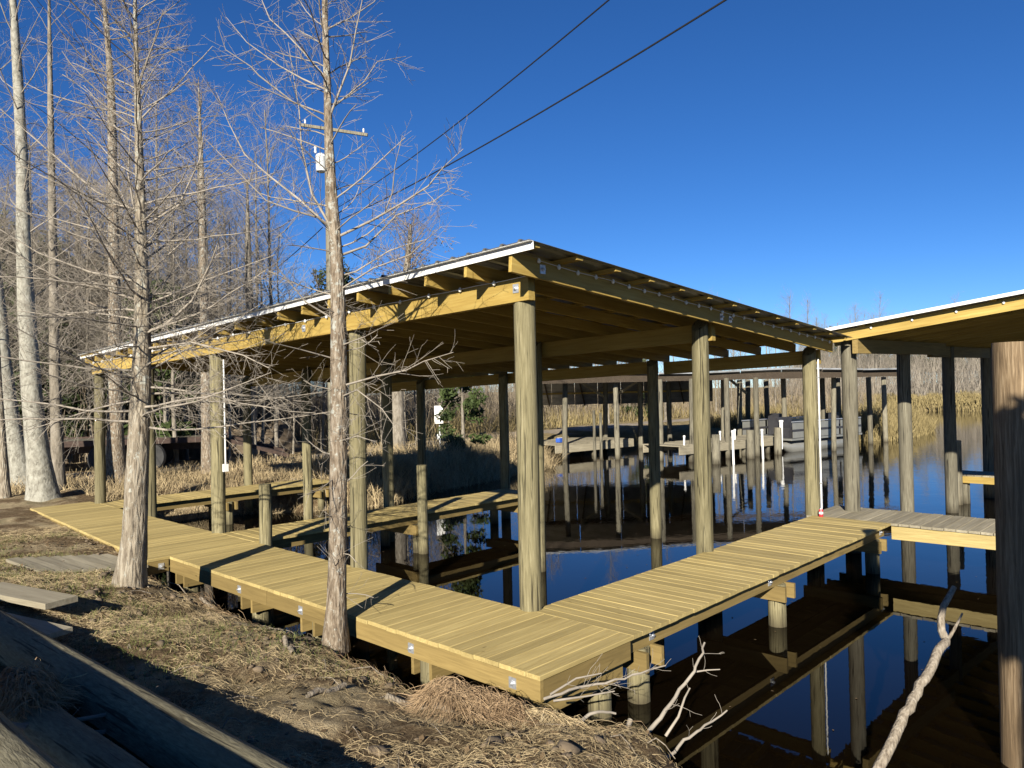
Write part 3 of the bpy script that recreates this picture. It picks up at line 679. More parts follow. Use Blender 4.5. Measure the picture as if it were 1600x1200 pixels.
def wire(p0, p1, sag, r, label, n=24):
    p0, p1 = Vector(p0), Vector(p1); pts = [p0.lerp(p1, i/n)-Vector((0, 0, sag*4*(i/n)*(1-i/n))) for i in range(n+1)]
    o = MB().tube(pts, r, 5).build('overhead_wire', M['wire']); tag(o, label, 'wire')
def thru(p0, px, py, d, ext): q = Vector(at(px, py, d)); return Vector(p0)+(q-Vector(p0))*ext
w1 = (10.2, 18.3, 8.15); wire(w1, thru(w1, 957, -36, 10.5, 1.35), .35, .012, 'upper of the two black wires running to the top right')
w2 = (10.2, 18.3, 7.75); wire(w2, thru(w2, 1148, -40, 10.5, 1.35), .35, .016, 'lower of the two black wires running to the top right')
wire((10.1, 18.4, 7.7), tuple(at(300, 490, 40)), .5, .016, 'black service wire sloping down to the left behind the cypress')
mp_ = wempty('meter_post', (13.7, 16.7, 0)); tag(mp_, 'short post with a white electric meter box on the far bank', 'meter post')
MB().tube([(13.7, 16.7, -.4), (13.7, 16.7, 2.0)], .08, 10).build('post', M['oldpost'], mp_)
MB().box((13.52, 16.62, 1.28), (.22, .3, .62), .8).build('meter_box', M['white'], mp_); MB().box((13.55, 16.66, .5), (.14, .14, .18), .8).build('junction_box', M['porcelain'], mp_)
MB().tube([(13.58, 16.66, .05), (13.58, 16.66, .97)], .02, 6).build('pipe', M['porcelain'], mp_)

# ------------------------------------------------------------------ flatbed trailer and spoil heaps
tl = empty('flatbed_trailer', (3.6, 20.3, gz(3.6, 20.3)), -.50); tag(tl, 'dark flatbed trailer with dual wheels parked behind the left trees', 'trailer')
for s in (-.75, .75): MB().box((-1.2, s, .72), (9.6, .12, .22)).build('frame_rail', M['rust'], tl)
for i in range(30): place('deck_plank', board_mesh('deck_plank', 2.4, M['oldpost'], .29) if i == 0 else bpy.data.meshes['deck_plank'], tl, (-5.6+i*.305, 0, .93), (0, 0, math.pi/2))
for s in (-1.22, 1.22): MB().box((-1.2, s, .9), (9.6, .06, .16)).build('side_rail', M['rust'], tl)
for s in (-.9, .9): MB().bar((3.6, s, .84), (5.3, s, .30), .5, .1).build('ramp', M['rust'], tl)
tyre = MB().lathe((0, 0, 0), [(.24, -.13), (.40, -.14), (.45, -.09), (.45, .09), (.40, .14), (.24, .13)], 24, (0, 1, 0)).mesh('tyre', M['black'], True)
rim_ = MB().lathe((0, 0, 0), [(.05, -.04), (.16, -.05), (.24, -.12), (.235, .12), (.12, .03)], 20, (0, 1, 0)).mesh('rim', M['porcelain'], True)
for x in (.4, 1.5):
    for s in (-1.08, 1.08):
        w_ = empty('wheel', (x, s, .45)); w_.parent = tl; place('tyre', tyre, w_); place('rim', rim_, w_)
MB().box((-3.0, 0, .35), (.3, 1.2, .5)).build('tool_box', M['black'], tl); MB().bar((-6.0, 0, .75), (-7.6, 0, .7), .16, .14).build('hitch', M['rust'], tl); MB().tube([(-7, 0, .7), (-7, 0, .0)], .05, 8).build('jack_stand', M['rust'], tl)
def heap(name, x, y, rx, ry, h, label, seed, mat='soilclod'):
    n, m = 40, 14; V, F = [], []; rs = np.random.default_rng(seed)
    for j in range(m+1):
        for i in range(n):
            a = 2*math.pi*i/n; q = j/m; px, py = x+rx*q*math.cos(a), y+ry*q*math.sin(a)
            z = gz(px, py)-.08+h*(1-q*q)**1.1*(1+1.1*float(vnoise(px+seed, py, 1.4))+.8*float(vnoise(px, py+seed, 4)))
            V.append((px+rs.normal(0, .04), py+rs.normal(0, .04), z))
    for j in range(m):
        for i in range(n): F.append((j*n+i, j*n+(i+1) % n, (j+1)*n+(i+1) % n, (j+1)*n+i))
    o = place(name, mesh_np(name, V, F, M[mat])); tag(o, label, 'dirt heap'); return o
heap('dirt_heap', 9.3, 22.6, 2.6, 1.9, 1.5, 'brown heap of dug soil and roots right of the trailer', 3)
heap('dirt_heap', 4.0, 25.5, 3.2, 1.6, 1.25, 'low brown heap of soil behind the trailer wheels', 9)

# ------------------------------------------------------------------ logs and timber in the foreground
def log(p0, p1, r0_, r1_, label, grp=None, mat='log', nm='log'):
    p0, p1 = Vector(p0), Vector(p1); L = (p1-p0).length; k = 13
    b = MB().tube([(random.uniform(-.004, .004), -L/2+L*i/(k-1), random.uniform(-.004, .004)) for i in range(k)], [(r0_+(r1_-r0_)*i/(k-1))*random.uniform(.988, 1.012) for i in range(k)], 22, True, .05)
    o = b.build(nm, M[mat], None, True); d = p1-p0; o.location = (p0+p1)/2; o.rotation_euler = (math.asin(d.z/L), 0, math.atan2(d.y, d.x)-math.pi/2); tag(o, label, 'log', grp); return o
log((-2.70, 3.45, .33), (-2.50, -1.0, .33), .15, .155, 'long peeled log with a sunlit top edge, the farthest from the camera')
log((-3.02, 1.55, .31), (-2.86, -1.0, .30), .15, .15, 'dark shaded log between the two sunlit ones in the lower left')
log((-3.66, 4.2, .755), (-3.50, -1.4, .76), .18, .17, 'sunlit log in the bottom left corner, highest of the logs')
pk = timber(None, 'loose_plank', (-2.42, 4.75, .37), (-2.12, 3.6, .37), .28, .05, 'greywood'); tag(pk, 'short thick plank lying on the bank above the logs', 'plank')
pk = timber(None, 'loose_plank', (-2.75, 4.2, .33), (-2.35, 2.9, .30), .24, .04, 'greywood'); tag(pk, 'grey plank half in shadow beside the long log', 'plank')

# ------------------------------------------------------------------ trees
def unit(v): return v/(np.linalg.norm(v)+1e-9)
def perp_dir(d, ang, az):
    ref = np.array([0, 0, 1.]) if abs(d[2]) < .9 else np.array([1., 0, 0]); a = unit(np.cross(d, ref)); b = np.cross(d, a)
    return unit(d*math.cos(ang)+(a*math.cos(az)+b*math.sin(az))*math.sin(ang))
def path(P, d, L, n, wander, trop, rs):
    pts = [P]; st = L/n
    for i in range(n):
        d = unit(d+rs.normal(0, wander, 3)+np.array([0, 0, trop])); P = P+d*st; pts.append(P)
    return np.array(pts)
def on_path(pts, t):
    s = t*(len(pts)-1); i = min(int(s), len(pts)-2); f = s-i; return pts[i]*(1-f)+pts[i+1]*f, unit(pts[i+1]-pts[i])
def sprout(out, pts, r, lvl, rs, spec):
    """twigs along a limb; spec[lvl] = (count per metre, length, angle, segments, sides, wander, tropism, end of the bare stretch)"""
    if lvl >= len(spec): return
    cnt, ln, ang, seg, sides, wan, trop, t0 = spec[lvl]
    L = np.linalg.norm(np.diff(pts, axis=0), axis=1).sum(); n = rs.poisson(cnt*L); az0 = rs.random()*6.28
    for i in range(n):
        t = t0+(1-t0)*rs.random(); P, d = on_path(pts, t); l = ln*L**.35*(.35+.9*rs.random())*(1.15-.55*t)
        q = path(P, perp_dir(d, ang*rs.uniform(.7, 1.25), az0+i*2.4+rs.normal(0, .4)), l, seg, wan, trop, rs)
        rr = max(r*.42*(1-.55*t), .0019)*rs.uniform(.7, 1.0); out.append((q, np.linspace(rr, max(rr*.35, .0014), seg+1), sides)); sprout(out, q, rr, lvl+1, rs, spec)
def limbs_on(out, trunk, tr, n, t0, t1, l0, l1, e0, e1, rs, spec, seg=6, wan=.10, trop=.02, rk=.42):
    for i in range(n):
        t = t0+(t1-t0)*(i+rs.random())/n; P, d = on_path(trunk, t); k = (t-t0)/(t1-t0)
        az = i*2.4+rs.normal(0, .5); el = e0+(e1-e0)*k+rs.normal(0, .12); l = (l0+(l1-l0)*k)*rs.uniform(.55, 1.15)
        r_ = np.interp(t, np.linspace(0, 1, len(tr)), tr)
        q = path(P, np.array([math.cos(az)*math.cos(el), math.sin(az)*math.cos(el), math.sin(el)]), l, seg, wan, trop, rs)
        rr = min(r_*rk, .0035+.0055*l); out.append((q, np.linspace(rr, .004, seg+1), 6)); sprout(out, q, rr, 0, rs, spec)
def trunk_mesh(pts, rs_, mat, flare=0.0, seed=0, n=18, sub=4):
    pts = np.asarray(pts, float); k = len(pts); tt = np.linspace(0, k-1, (k-1)*sub+1)
    P = np.stack([np.interp(tt, np.arange(k), pts[:, j]) for j in range(3)], 1); R_ = np.interp(tt, np.arange(k), rs_)
    ker = np.array([.25, .5, .25])
    for _ in range(3):
        for j in range(3): P[1:-1, j] = np.convolve(P[:, j], ker, 'valid')
        R_[1:-1] = np.convolve(R_, ker, 'valid')
    V, F = tubes([(P, R_, n)]); c = np.repeat(P, n, 0); dv = V-c; an = np.tile(np.arange(n)*2*math.pi/n, len(P)); h = c[:, 2]-P[0, 2]
    f = 1+flare*np.exp(-np.maximum(h, 0)/.28)*(.55+.45*np.cos(an*5+seed)+.25*np.cos(an*3+1.3*seed))+.10*vnoise(an*1.3+seed, h*1.7, 1.5)+.10*vnoise(an*3.1, h*5+seed, 1.7)
    return mesh_np('trunk', c+dv*f[:, None], F, mat, True), P, R_
def tree(name, label, trunk, tr, make, mats, flare=.0, seed=1, group=None, cat='tree'):
    rs = np.random.default_rng(seed); base = trunk[0]
    o = wempty(name, tuple(map(float, base))); tag(o, label, cat, group)
    me, P, R_ = trunk_mesh(trunk, tr, mats[0], flare, seed); link(bpy.data.objects.new('trunk', me), o)
    out = []; make(out, P, R_, rs)
    V, F = tubes(out); link(bpy.data.objects.new('crown', mesh_np('crown', V, F, mats[1], True)), o); return o
def px_trunk(rows, d0, d1=None):
    """rows of (px, py, width in px) -> points and radii; depth drifts from d0 to d1"""
    d1 = d1 or d0; n = len(rows); P = []; R_ = []
    for i, (x, y, w_) in enumerate(rows): d = d0+(d1-d0)*i/(n-1); P.append(at(x, y, d)); R_.append(w_/2*d/1191.785)
    return np.array(P), np.array(R_)

FINE = [(17.0, .40, .95, 4, 3, .07, .03, .10), (7.0, .20, .8, 3, 3, .10, .02, .15)]
# near cypress by the walkway corner
tA, rA = px_trunk([(523, 1018, 44), (524, 990, 40), (526, 940, 33), (528, 850, 29), (529, 700, 29), (530, 560, 27), (527, 420, 23), (520, 330, 20), (514, 230, 15), (511, 120, 12), (508, 40, 10), (506, -60, 8), (504, -220, 5), (502, -420, 2)], 7.04)
rA = rA*.93
LA = [([(513, 353), (497, 343), (457, 330), (417, 310), (377, 277), (320, 213)], -.5, 8), ([(513, 353), (467, 313), (417, 277), (383, 240), (360, 193), (337, 147)], .5, 8),
      ([(511, 180), (457, 153), (410, 123), (390, 103), (357, 77), (340, 43)], -.4, 6), ([(509, 140), (473, 123), (433, 100), (383, 67), (353, 30)], .3, 6), ([(508, 120), (473, 83), (443, 53), (423, 30), (407, 0), (395, -40)], .5, 6),
      ([(528, 370), (583, 343), (633, 320), (667, 293), (693, 263), (727, 230)], -.5, 9), ([(530, 400), (567, 383), (620, 340), (677, 317), (710, 293)], .4, 8),
      ([(516, 180), (533, 143), (547, 100), (560, 50), (563, 0), (566, -60)], -.2, 7), ([(520, 168), (567, 127), (593, 100), (633, 88)], .6, 5), ([(512, 45), (550, 27), (583, 0), (610, -30)], .3, 5),
      ([(516, 353), (487, 300), (473, 233), (463, 167), (447, 67)], .3, 8), ([(600, 335), (612, 300), (620, 260), (627, 213)], -.35, 4), ([(535, 603), (587, 588), (633, 577), (667, 567), (712, 550)], -.7, 7), ([(533, 620), (560, 612), (600, 640), (618, 672)], -.7, 5),
      ([(524, 500), (480, 470), (440, 420), (420, 400)], -.4, 6), ([(528, 455), (580, 420), (640, 395), (690, 352)], -.6, 6), ([(520, 560), (470, 545), (425, 540)], -.5, 5), ([(525, 745), (500, 760), (480, 775)], -.6, 4), ([(533, 540), (570, 530), (600, 510)], -.6, 5), ([(528, 690), (560, 680), (590, 690)], -.5, 4)]
def makeA(out, P, R_, rs):
    for pts, dd, w_ in LA:
        k = len(pts); q = np.array([at(x, y, 7.04+dd*i/(k-1)) for i, (x, y) in enumerate(pts)])
        q[1:] += rs.normal(0, .012, (k-1, 3)); r = w_/2*7.04/1191.785*.55; out.append((q, np.linspace(r, .0025, k), 6)); sprout(out, q, r, 0, rs, FINE)
    limbs_on(out, P, R_, 44, .42, .98, .9, .4, .3, .8, rs, FINE, 5)
    limbs_on(out, P, R_, 14, .16, .46, .35, .4, .1, .3, rs, FINE, 4, .2, .0, .12)
tree('cypress_tree', 'slender bare cypress standing in front of the walkway, between the two near posts', tA, rA, makeA, (M['barkA'], M['twig']), .16, 4)
# pale cypress further left
tB, rB = px_trunk([(203, 925, 54), (205, 890, 50), (209, 850, 44), (212, 800, 40), (216, 700, 37), (221, 600, 33), (223, 500, 27), (221, 400, 22), (219, 300, 17), (216, 200, 12), (213, 100, 8), (211, 0, 6), (209, -110, 3)], 8.25)
rB = rB*.88
FB = [(14, .5, .9, 4, 3, .09, .0, .08), (9, .24, .85, 3, 3, .12, 0, .1)]
def makeB(out, P, R_, rs):
    limbs_on(out, P, R_, 125, .36, .99, 2.0, .6, .10, .65, rs, FB, 7, .09, .015)
    for pts, dd, w_ in (([(228, 520), (262, 505), (300, 470), (330, 410), (340, 380)], -.3, 9), ([(215, 470), (160, 450), (100, 440), (30, 400), (-40, 370)], -.6, 8), ([(216, 440), (140, 425), (60, 395), (-30, 340)], -.3, 8),
                        ([(214, 330), (150, 300), (70, 230), (0, 170)], .2, 7), ([(216, 385), (212, 340), (200, 270), (206, 180)], .1, 8), ([(226, 545), (300, 535), (380, 555), (420, 575)], -.5, 6), ([(216, 360), (280, 320), (312, 250), (318, 210)], .3, 7)):
        k = len(pts); q = np.array([at(x, y, 8.25+dd*i/(k-1)) for i, (x, y) in enumerate(pts)]); r = w_/2*8.25/1191.785*.65
        out.append((q, np.linspace(r, .004, k), 6)); sprout(out, q, r, 0, rs, FB)
tree('cypress_tree', 'pale bare cypress with flared foot at the left of the walkway, by the plank ramp', tB, rB, makeB, (M['barkB'], M['twig']), .16, 8)
# trees past the walkway's far end
FC = [(4.2, .55, .8, 4, 3, .13, .03, .12), (7.0, .34, .8, 3, 3, .15, .02, .1), (6.0, .2, .8, 2, 3, .1, 0, .1)]
def mk(n, t0, t1, l0, l1, e0, e1, spec=FC):
    return lambda out, P, R_, rs: limbs_on(out, P, R_, n, t0, t1, l0, l1, e0, e1, rs, spec, 6, .12, .03)
t_, r_ = px_trunk([(70, 800, 56), (67, 770, 42), (58, 700, 33), (50, 620, 28), (42, 500, 25), (37, 400, 21), (35, 250, 17), (28, 120, 14), (20, 0, 10), (14, -120, 6), (10, -260, 2)], 16.2)
tree('pale_tree', 'thick pale smooth-barked tree leaning left behind the walkway end', t_, r_, mk(30, .42, .98, 2.6, 1.2, .5, 1.0), (M['barkW'], M['twig']), .3, 11)
t_, r_ = px_trunk([(40, 775, 40), (34, 740, 32), (22, 680, 25), (9, 600, 22), (2, 520, 20), (-12, 380, 16), (-22, 220, 11), (-28, 60, 7), (-30, -80, 2)], 18.6)
tree('pale_tree', 'pale trunk leaning out over the left edge, half shaded at its foot', t_, r_, mk(22, .4, .98, 2.6, 1.0, .4, .9), (M['barkW'], M['twig']), .3, 12)
t_, r_ = px_trunk([(93, 782, 26), (91, 740, 20), (88, 650, 17), (85, 560, 15), (83, 400, 12), (80, 250, 10), (78, 100, 7), (76, -60, 2)], 17.6)
tree('thin_tree', 'slim dark trunk right beside the thick pale tree', t_, r_, mk(24, .4, .98, 2.0, .8, .4, .9), (M['barkG'], M['twig']), .2, 13)
t_, r_ = px_trunk([(10, 800, 18), (6, 740, 14), (1, 660, 12), (-5, 560, 10), (-12, 400, 7), (-15, 250, 2)], 16.4)
tree('thin_tree', 'small young trunk at the extreme left edge of the picture', t_, r_, mk(14, .4, .98, 1.3, .5, .4, .9), (M['barkB'], M['twig']), .2, 14)
t_, r_ = px_trunk([(180, 778, 50), (181, 740, 32), (181, 690, 25), (180, 600, 20), (178, 400, 16), (176, 250, 14), (174, 140, 11), (168, 60, 8), (160, -20, 5), (156, -90, 2)], 18.2)
tree('cypress_tree', 'tall old cypress with hanging twigs directly behind the pale near one', t_, r_, mk(46, .38, .99, 3.0, 1.6, .15, .7, [(3.6, .6, .8, 4, 4, .14, -.03, .15), (6.5, .34, .8, 3, 3, .14, -.06, .1), (5.0, .2, .8, 2, 3, .1, -.1, .1)]), (M['barkA'], M['twigd']), .4, 15)
t_, r_ = px_trunk([(325, 760, 22), (324, 700, 17), (322, 600, 15), (318, 450, 12), (316, 300, 9), (312, 180, 4), (310, 120, 1)], 20.5)
tree('cypress_tree', 'bare cypress behind the roof, left of the utility pole, with a feathery top', t_, r_, mk(44, .3, .99, 2.2, .8, .2, .7), (M['barkA'], M['twigd']), .3, 16)
t_, r_ = px_trunk([(392, 725, 20), (392, 650, 15), (390, 500, 12), (388, 380, 8), (386, 280, 2)], 24)
tree('thin_tree', 'slim bare tree with a narrow crown above the roof, just left of the pole', t_, r_, mk(40, .3, .99, 1.9, .7, .25, .8), (M['barkG'], M['twigd']), .2, 17)
t_, r_ = px_trunk([(622, 705, 30), (621, 660, 22), (620, 600, 19), (630, 480, 15), (638, 400, 10), (642, 350, 3)], 27)
bt_ = tree('broad_tree', 'broad dense-twigged tree rising above the roof right of the near cypress', t_, r_, mk(105, .35, .99, 2.7, 1.7, .3, .9, [(4.5, .55, .8, 4, 4, .14, .03, .1), (8, .32, .8, 3, 3, .14, .02, .1), (6, .2, .8, 2, 3, .1, 0, .1)]), (M['barkG'], M['twigd']), .3, 18)

# woods: a few kinds, every tree its own object
def template(seed, H, r, n, l0, l1, e0, e1, t0=.25, spec=None, wob=.05, mats=('barkG', 'twigf')):
    rs = np.random.default_rng(seed); k = 8; P = np.zeros((k, 3)); P[:, 2] = np.linspace(-.3, H, k); P[1:, :2] += np.cumsum(rs.normal(0, wob*H/k, (k-1, 2)), 0)
    me, P2, R_ = trunk_mesh(P, np.linspace(r, .015, k), M[mats[0]], .25, seed, 8, 2); out = []
    limbs_on(out, P2, R_, n, t0, .99, l0, l1, e0, e1, rs, spec or [(5.0, .65, .75, 3, 3, .12, .03, .08), (8.0, .42, .8, 2, 3, .12, .02, .08)], 5, .12, .03); V, F = tubes(out)
    V = np.array(V); return me, mesh_np('crown', V, F, M[mats[1]], True)
TT = [template(21, 10.0, .075, 64, 2.7, 1.0, .45, 1.0), template(22, 10.5, .085, 68, 3.0, 1.1, .35, 1.0), template(23, 8.5, .06, 56, 2.2, .8, .5, 1.1), template(24, 7.0, .09, 26, 1.7, .6, .5, 1.0, .15), template(25, 6.0, .08, 26, 1.8, .6, .5, .9, .08, wob=.09)]
def put_tree(px, d, kinds, s, label, group, name='bare_tree'):
    P = at(px, 606, d); x, y = float(P[0]), float(P[1])
    if shore_dist(x, y) < .8: return
    k = random.choice(kinds); o = empty(name, (x, y, gz(x, y)), random.uniform(0, 6.28)); o.scale = (s, s, s*random.uniform(.9, 1.1)); tag(o, label, 'tree', group)
    place('trunk', TT[k][0], o); place('crown', TT[k][1], o)
random.seed(5)
for i in range(52): put_tree(-80+i*10+random.uniform(-9, 9), random.uniform(22.5, 29), (0, 1, 2), random.uniform(.8, 1.12), 'bare tree just across the road behind the left trees', 'bare trees just across the road')
for i in range(110): put_tree(-90+i*7.4+random.uniform(-9, 9), random.uniform(27, 46), (0, 1, 2), random.uniform(.75, 1.08)*(1 if i < 60 else .66), 'bare grey tree in the woods behind the landing', 'bare trees in the woods behind the landing')
for i in range(120): put_tree(680+i*5.6+random.uniform(-8, 8), random.uniform(42, 66), (2, 3, 4), random.uniform(.68, .95), 'bare tree in the woods past the old boathouse', 'bare trees past the old boathouse')
for i in range(96): put_tree(1240+i*4.7+random.uniform(-6, 6), random.uniform(84, 108), (0, 1, 2), random.uniform(.75, 1.05), 'bare tree on the far side of the open water', 'bare trees beyond the open water')

# evergreen foliage: leaf clumps through the crown's volume
def leaf_cloud(seed, blobs, per, size, mat, name='crown'):
    rs = np.random.default_rng(seed); Ps = []
    for (c, rad_) in blobs:
        v = rs.normal(0, 1, (per, 3)); v /= np.linalg.norm(v, axis=1)[:, None]; Ps.append(np.array(c)+v*np.array(rad_)*(rs.random((per, 1))**.45))
    P = np.concatenate(Ps); n = len(P); a = rs.normal(0, 1, (n, 3)); a /= np.linalg.norm(a, axis=1)[:, None]; b = np.cross(a, rs.normal(0, 1, (n, 3))); b /= np.linalg.norm(b, axis=1)[:, None]
    s = size*rs.uniform(.6, 1.4, (n, 1)); V = np.stack([P-a*s, P+b*s*.35, P+a*s, P-b*s*.35], 1).reshape(-1, 3); return mesh_np(name, V, np.arange(4*n).reshape(-1, 4), mat)
def blobs_for(seed, H, R_, n, z0):
    rs = np.random.default_rng(seed); out = []
    for i in range(n):
        k = rs.random(); rr = R_*(1-.65*k)*rs.uniform(.5, 1); a = rs.random()*6.28; out.append(((rr*math.cos(a), rr*math.sin(a), z0+(H-z0)*k), (.5*R_*rs.uniform(.5, 1), .5*R_*rs.uniform(.5, 1), .09*H*rs.uniform(.6, 1.3))))
    return out
rs = np.random.default_rng(90); ct = at(636, 425, 27)
lv = bpy.data.objects.new('leaves', leaf_cloud(90, [(ct+np.array([rs.normal(0, .75), rs.normal(0, .75), rs.normal(0, .6)]), (.55, .55, .4)) for k in range(30)], 60, .045, M['leafbrown'], 'leaves')); link(lv, bt_)
EV = []
for sd, H, R_, n, z0 in ((31, 9.5, 2.0, 26, 2.5), (32, 6.0, 1.6, 22, .6), (33, 11.0, 1.8, 22, 4.5)):
    rs = np.random.default_rng(sd); P = np.zeros((5, 3)); P[:, 2] = np.linspace(-.3, H*.93, 5); me, _, _ = trunk_mesh(P, np.linspace(.15, .03, 5), M['barkG'], .2, sd, 8, 2); EV.append((me, leaf_cloud(sd, blobs_for(sd, H, R_, n, z0), 170, .17, M['needle'])))
def put_ever(px, d, k, s, label, group=None, name='evergreen_tree'):
    P = at(px, 606, d); x, y = float(P[0]), float(P[1]); o = empty(name, (x, y, gz(x, y)), random.uniform(0, 6.28)); o.scale = (s, s, s); tag(o, label, 'tree', group); place('trunk', EV[k][0], o); place('crown', EV[k][1], o)
for i, (px, d, k, s) in enumerate(((5, 30, 0, .95), (48, 33, 0, 1.0), (95, 29, 1, 1.2), (130, 34, 0, .9), (-40, 28, 0, 1.0), (245, 33, 1, 1.1), (300, 38, 1, 1.0), (160, 30, 1, 1.1), (20, 26, 1, 1.0))): put_ever(px, d, k, s, 'dark evergreen in the shaded woods behind the trailer', 'dark evergreens behind the trailer')
for i in range(15): put_ever(-30+i*24+random.uniform(-9, 9), random.uniform(24.5, 30), 1, random.uniform(.75, 1.1), 'dark evergreen in the shaded woods behind the trailer', 'dark evergreens behind the trailer')
put_ever(722, 24.5, 1, .52, 'dark evergreen bush beside the white meter box', None, 'evergreen_bush')
put_ever(1000, 47, 1, .6, 'green bush at the wood edge seen under the old roof', None, 'evergreen_bush')
put_ever(524, 31, 2, .66, 'pine whose top shows above the roof beside the utility pole')
for i in range(30): put_ever(1280+i*11+random.uniform(-8, 8), random.uniform(106, 120), 2, random.uniform(.72, .92), 'pine in the dark line along the far horizon', 'pines along the far horizon', 'pine_tree')

P = np.zeros((6, 3)); P[:, 2] = np.linspace(-.3, 4.1, 6); me, _, _ = trunk_mesh(P, np.linspace(.07, .02, 6), M['barkG'], .2, 3, 10, 2)  # unseen tree added behind the camera, crown shaped to shade the standing pole
o = empty('added_shade_pine', (-3.05, -5.5, gz(-3.05, -5.5))); tag(o, 'unseen pine added behind the camera to shade the standing pole', 'tree'); place('trunk', me, o); rs = np.random.default_rng(77)
place('crown', leaf_cloud(77, [((rs.normal(0, .22), rs.normal(0, .22), 2.55+1.5*k/15), (.32, .32, .14)) for k in range(16)], 190, .13, M['needle']), o)

# ------------------------------------------------------------------ brush, reeds, grass
def strands(name, pts, width, mat, seed=0):
    """pts (n, k, 3): flat tapering ribbons"""
    n, k, _ = pts.shape; rs = np.random.default_rng(seed); T = pts[:, -1]-pts[:, 0]; side = np.cross(T, rs.normal(0, 1, (n, 3))); side /= np.linalg.norm(side, axis=1)[:, None]+1e-9
    tap = np.linspace(1, .25, k)[None, :, None]; wv = side[:, None, :]*np.asarray(width).reshape(-1, 1, 1)*tap/2
    V = np.stack([pts-wv, pts+wv], 2).reshape(-1, 3); i = np.arange(n)[:, None]*2*k; j = np.arange(k-1)[None, :]*2; a = (i+j).ravel()
    return mesh_np(name, V, np.stack([a, a+1, a+3, a+2], -1), mat)
def stuff(name, me, label): return tag(place(name, me), label, None, None, 'stuff')
def upright(n, xy, L, lean, rs, k=3, bend=.3):
    az = rs.random(n)*6.28; ln = lean*np.abs(rs.normal(0, 1, n)); d = np.stack([np.cos(az)*np.sin(ln), np.sin(az)*np.sin(ln), np.cos(ln)], 1); t = np.linspace(0, 1, k)[None, :, None]
    z = ground_z(xy[:, 0], xy[:, 1]); base = np.stack([xy[:, 0], xy[:, 1], z-.03], 1)[:, None, :]; out = base+d[:, None, :]*t*L[:, None, None]
    out[:, :, :2] += (np.stack([np.cos(az), np.sin(az)], 1)[:, None, :])*(t**2)*(L*bend*rs.random(n))[:, None, None]; out[:, :, 2] -= (t[:, :, 0]**2)*(L*bend*.3*rs.random(n))[:, None]; return out
def scatter(n, px0, px1, d0, d1, rs, keep):
    px = rs.uniform(px0, px1, n); d = np.sqrt(rs.uniform(d0*d0, d1*d1, n)); xy = CAM[:2]+(fwd[None, :]+rgt[None, :]*((px-800)/1191.785)[:, None])[:, :2]*d[:, None]
    return xy[keep(xy)]
def road_dist(xy): return np.min(np.linalg.norm(xy[:, None, :]-pts_road[None], axis=2), axis=1)
pts_road = pts
rs = np.random.default_rng(41)
xy = scatter(52000, -120, 1380, 24, 64, rs, lambda q: (shore_dist(q[:, 0], q[:, 1]) > 2.5) & (road_dist(q) > 3.2) & ~((q[:, 0] > 13) & (q[:, 0] < 34) & (q[:, 1] < 24)))
n = len(xy); L = rs.uniform(.8, 4.6, n)*(.45+.6*(vnoise(xy[:, 0], xy[:, 1], .25)+.5)); stuff('undergrowth', strands('undergrowth', upright(n, xy, L, .22, rs, 4, .25), rs.uniform(.012, .034, n), M['brush'], 1), 'tangled grey-brown brush under the bare woods')
xy = scatter(6500, 1220, 1640, 76, 100, rs, lambda q: shore_dist(q[:, 0], q[:, 1]) > 5); n = len(xy)
stuff('undergrowth', strands('undergrowth', upright(n, xy, rs.uniform(1.5, 6, n)*(.5+.9*(vnoise(xy[:, 0], xy[:, 1], .12)+.5)), .2, rs, 4, .25), rs.uniform(.03, .07, n), M['twigf'], 2), 'grey brush at the foot of the trees beyond the open water')
def reeds(n, box, d0, d1, L0, L1, label, seed, mat='reed', w=(.012, .03), lean=.16):
    rs = np.random.default_rng(seed); xy = np.stack([rs.uniform(box[0], box[1], n), rs.uniform(box[2], box[3], n)], 1); sd_ = shore_dist(xy[:, 0], xy[:, 1]); xy = xy[(sd_ > d0) & (sd_ < d1)]; n = len(xy)
    L = rs.uniform(L0, L1, n)*(.6+.8*(vnoise(xy[:, 0], xy[:, 1], .9)+.5)); stuff('reeds', strands('reeds', upright(n, xy, L, lean, rs, 3, .35), rs.uniform(w[0], w[1], n), M[mat], seed), label)
reeds(30000, (30.5, 48, 6.5, 16), -.4, 6, .45, .95, 'tan reeds on the low point behind the second boathouse', 51, w=(.02, .045))
reeds(52000, (70, 88, -14, 34), -.3, 9, .4, .85, 'band of tan marsh grass along the far shore', 52, w=(.05, .11))
reeds(16000, (6.2, 19, 11, 16.5), -.15, 1.7, .45, 1.0, 'tall dead grass along the far edge of the basin', 53, 'drygrass', (.008, .018), .5)
reeds(9000, (1.5, 7, 11.5, 17), -.05, 2.5, .12, .4, 'dead grass on the bank under the farther finger pier', 54, 'drygrass', (.006, .014), .6)
reeds(12000, (8, 24, 14.5, 18), .8, 5, .12, .4, 'short dead grass between bank and road', 55, 'drygrass', (.008, .02), .6)
reeds(6000, (12, 44, 22, 30), 2, 20, .4, 1.2, 'tall yellow grass at the edge of the woods', 56, 'reed', (.02, .05), .3)
reeds(9000, (-3, 9, 15.5, 19), .5, 8, .08, .3, 'thin dead grass beside the road', 57, 'drygrass', (.008, .02), .7)

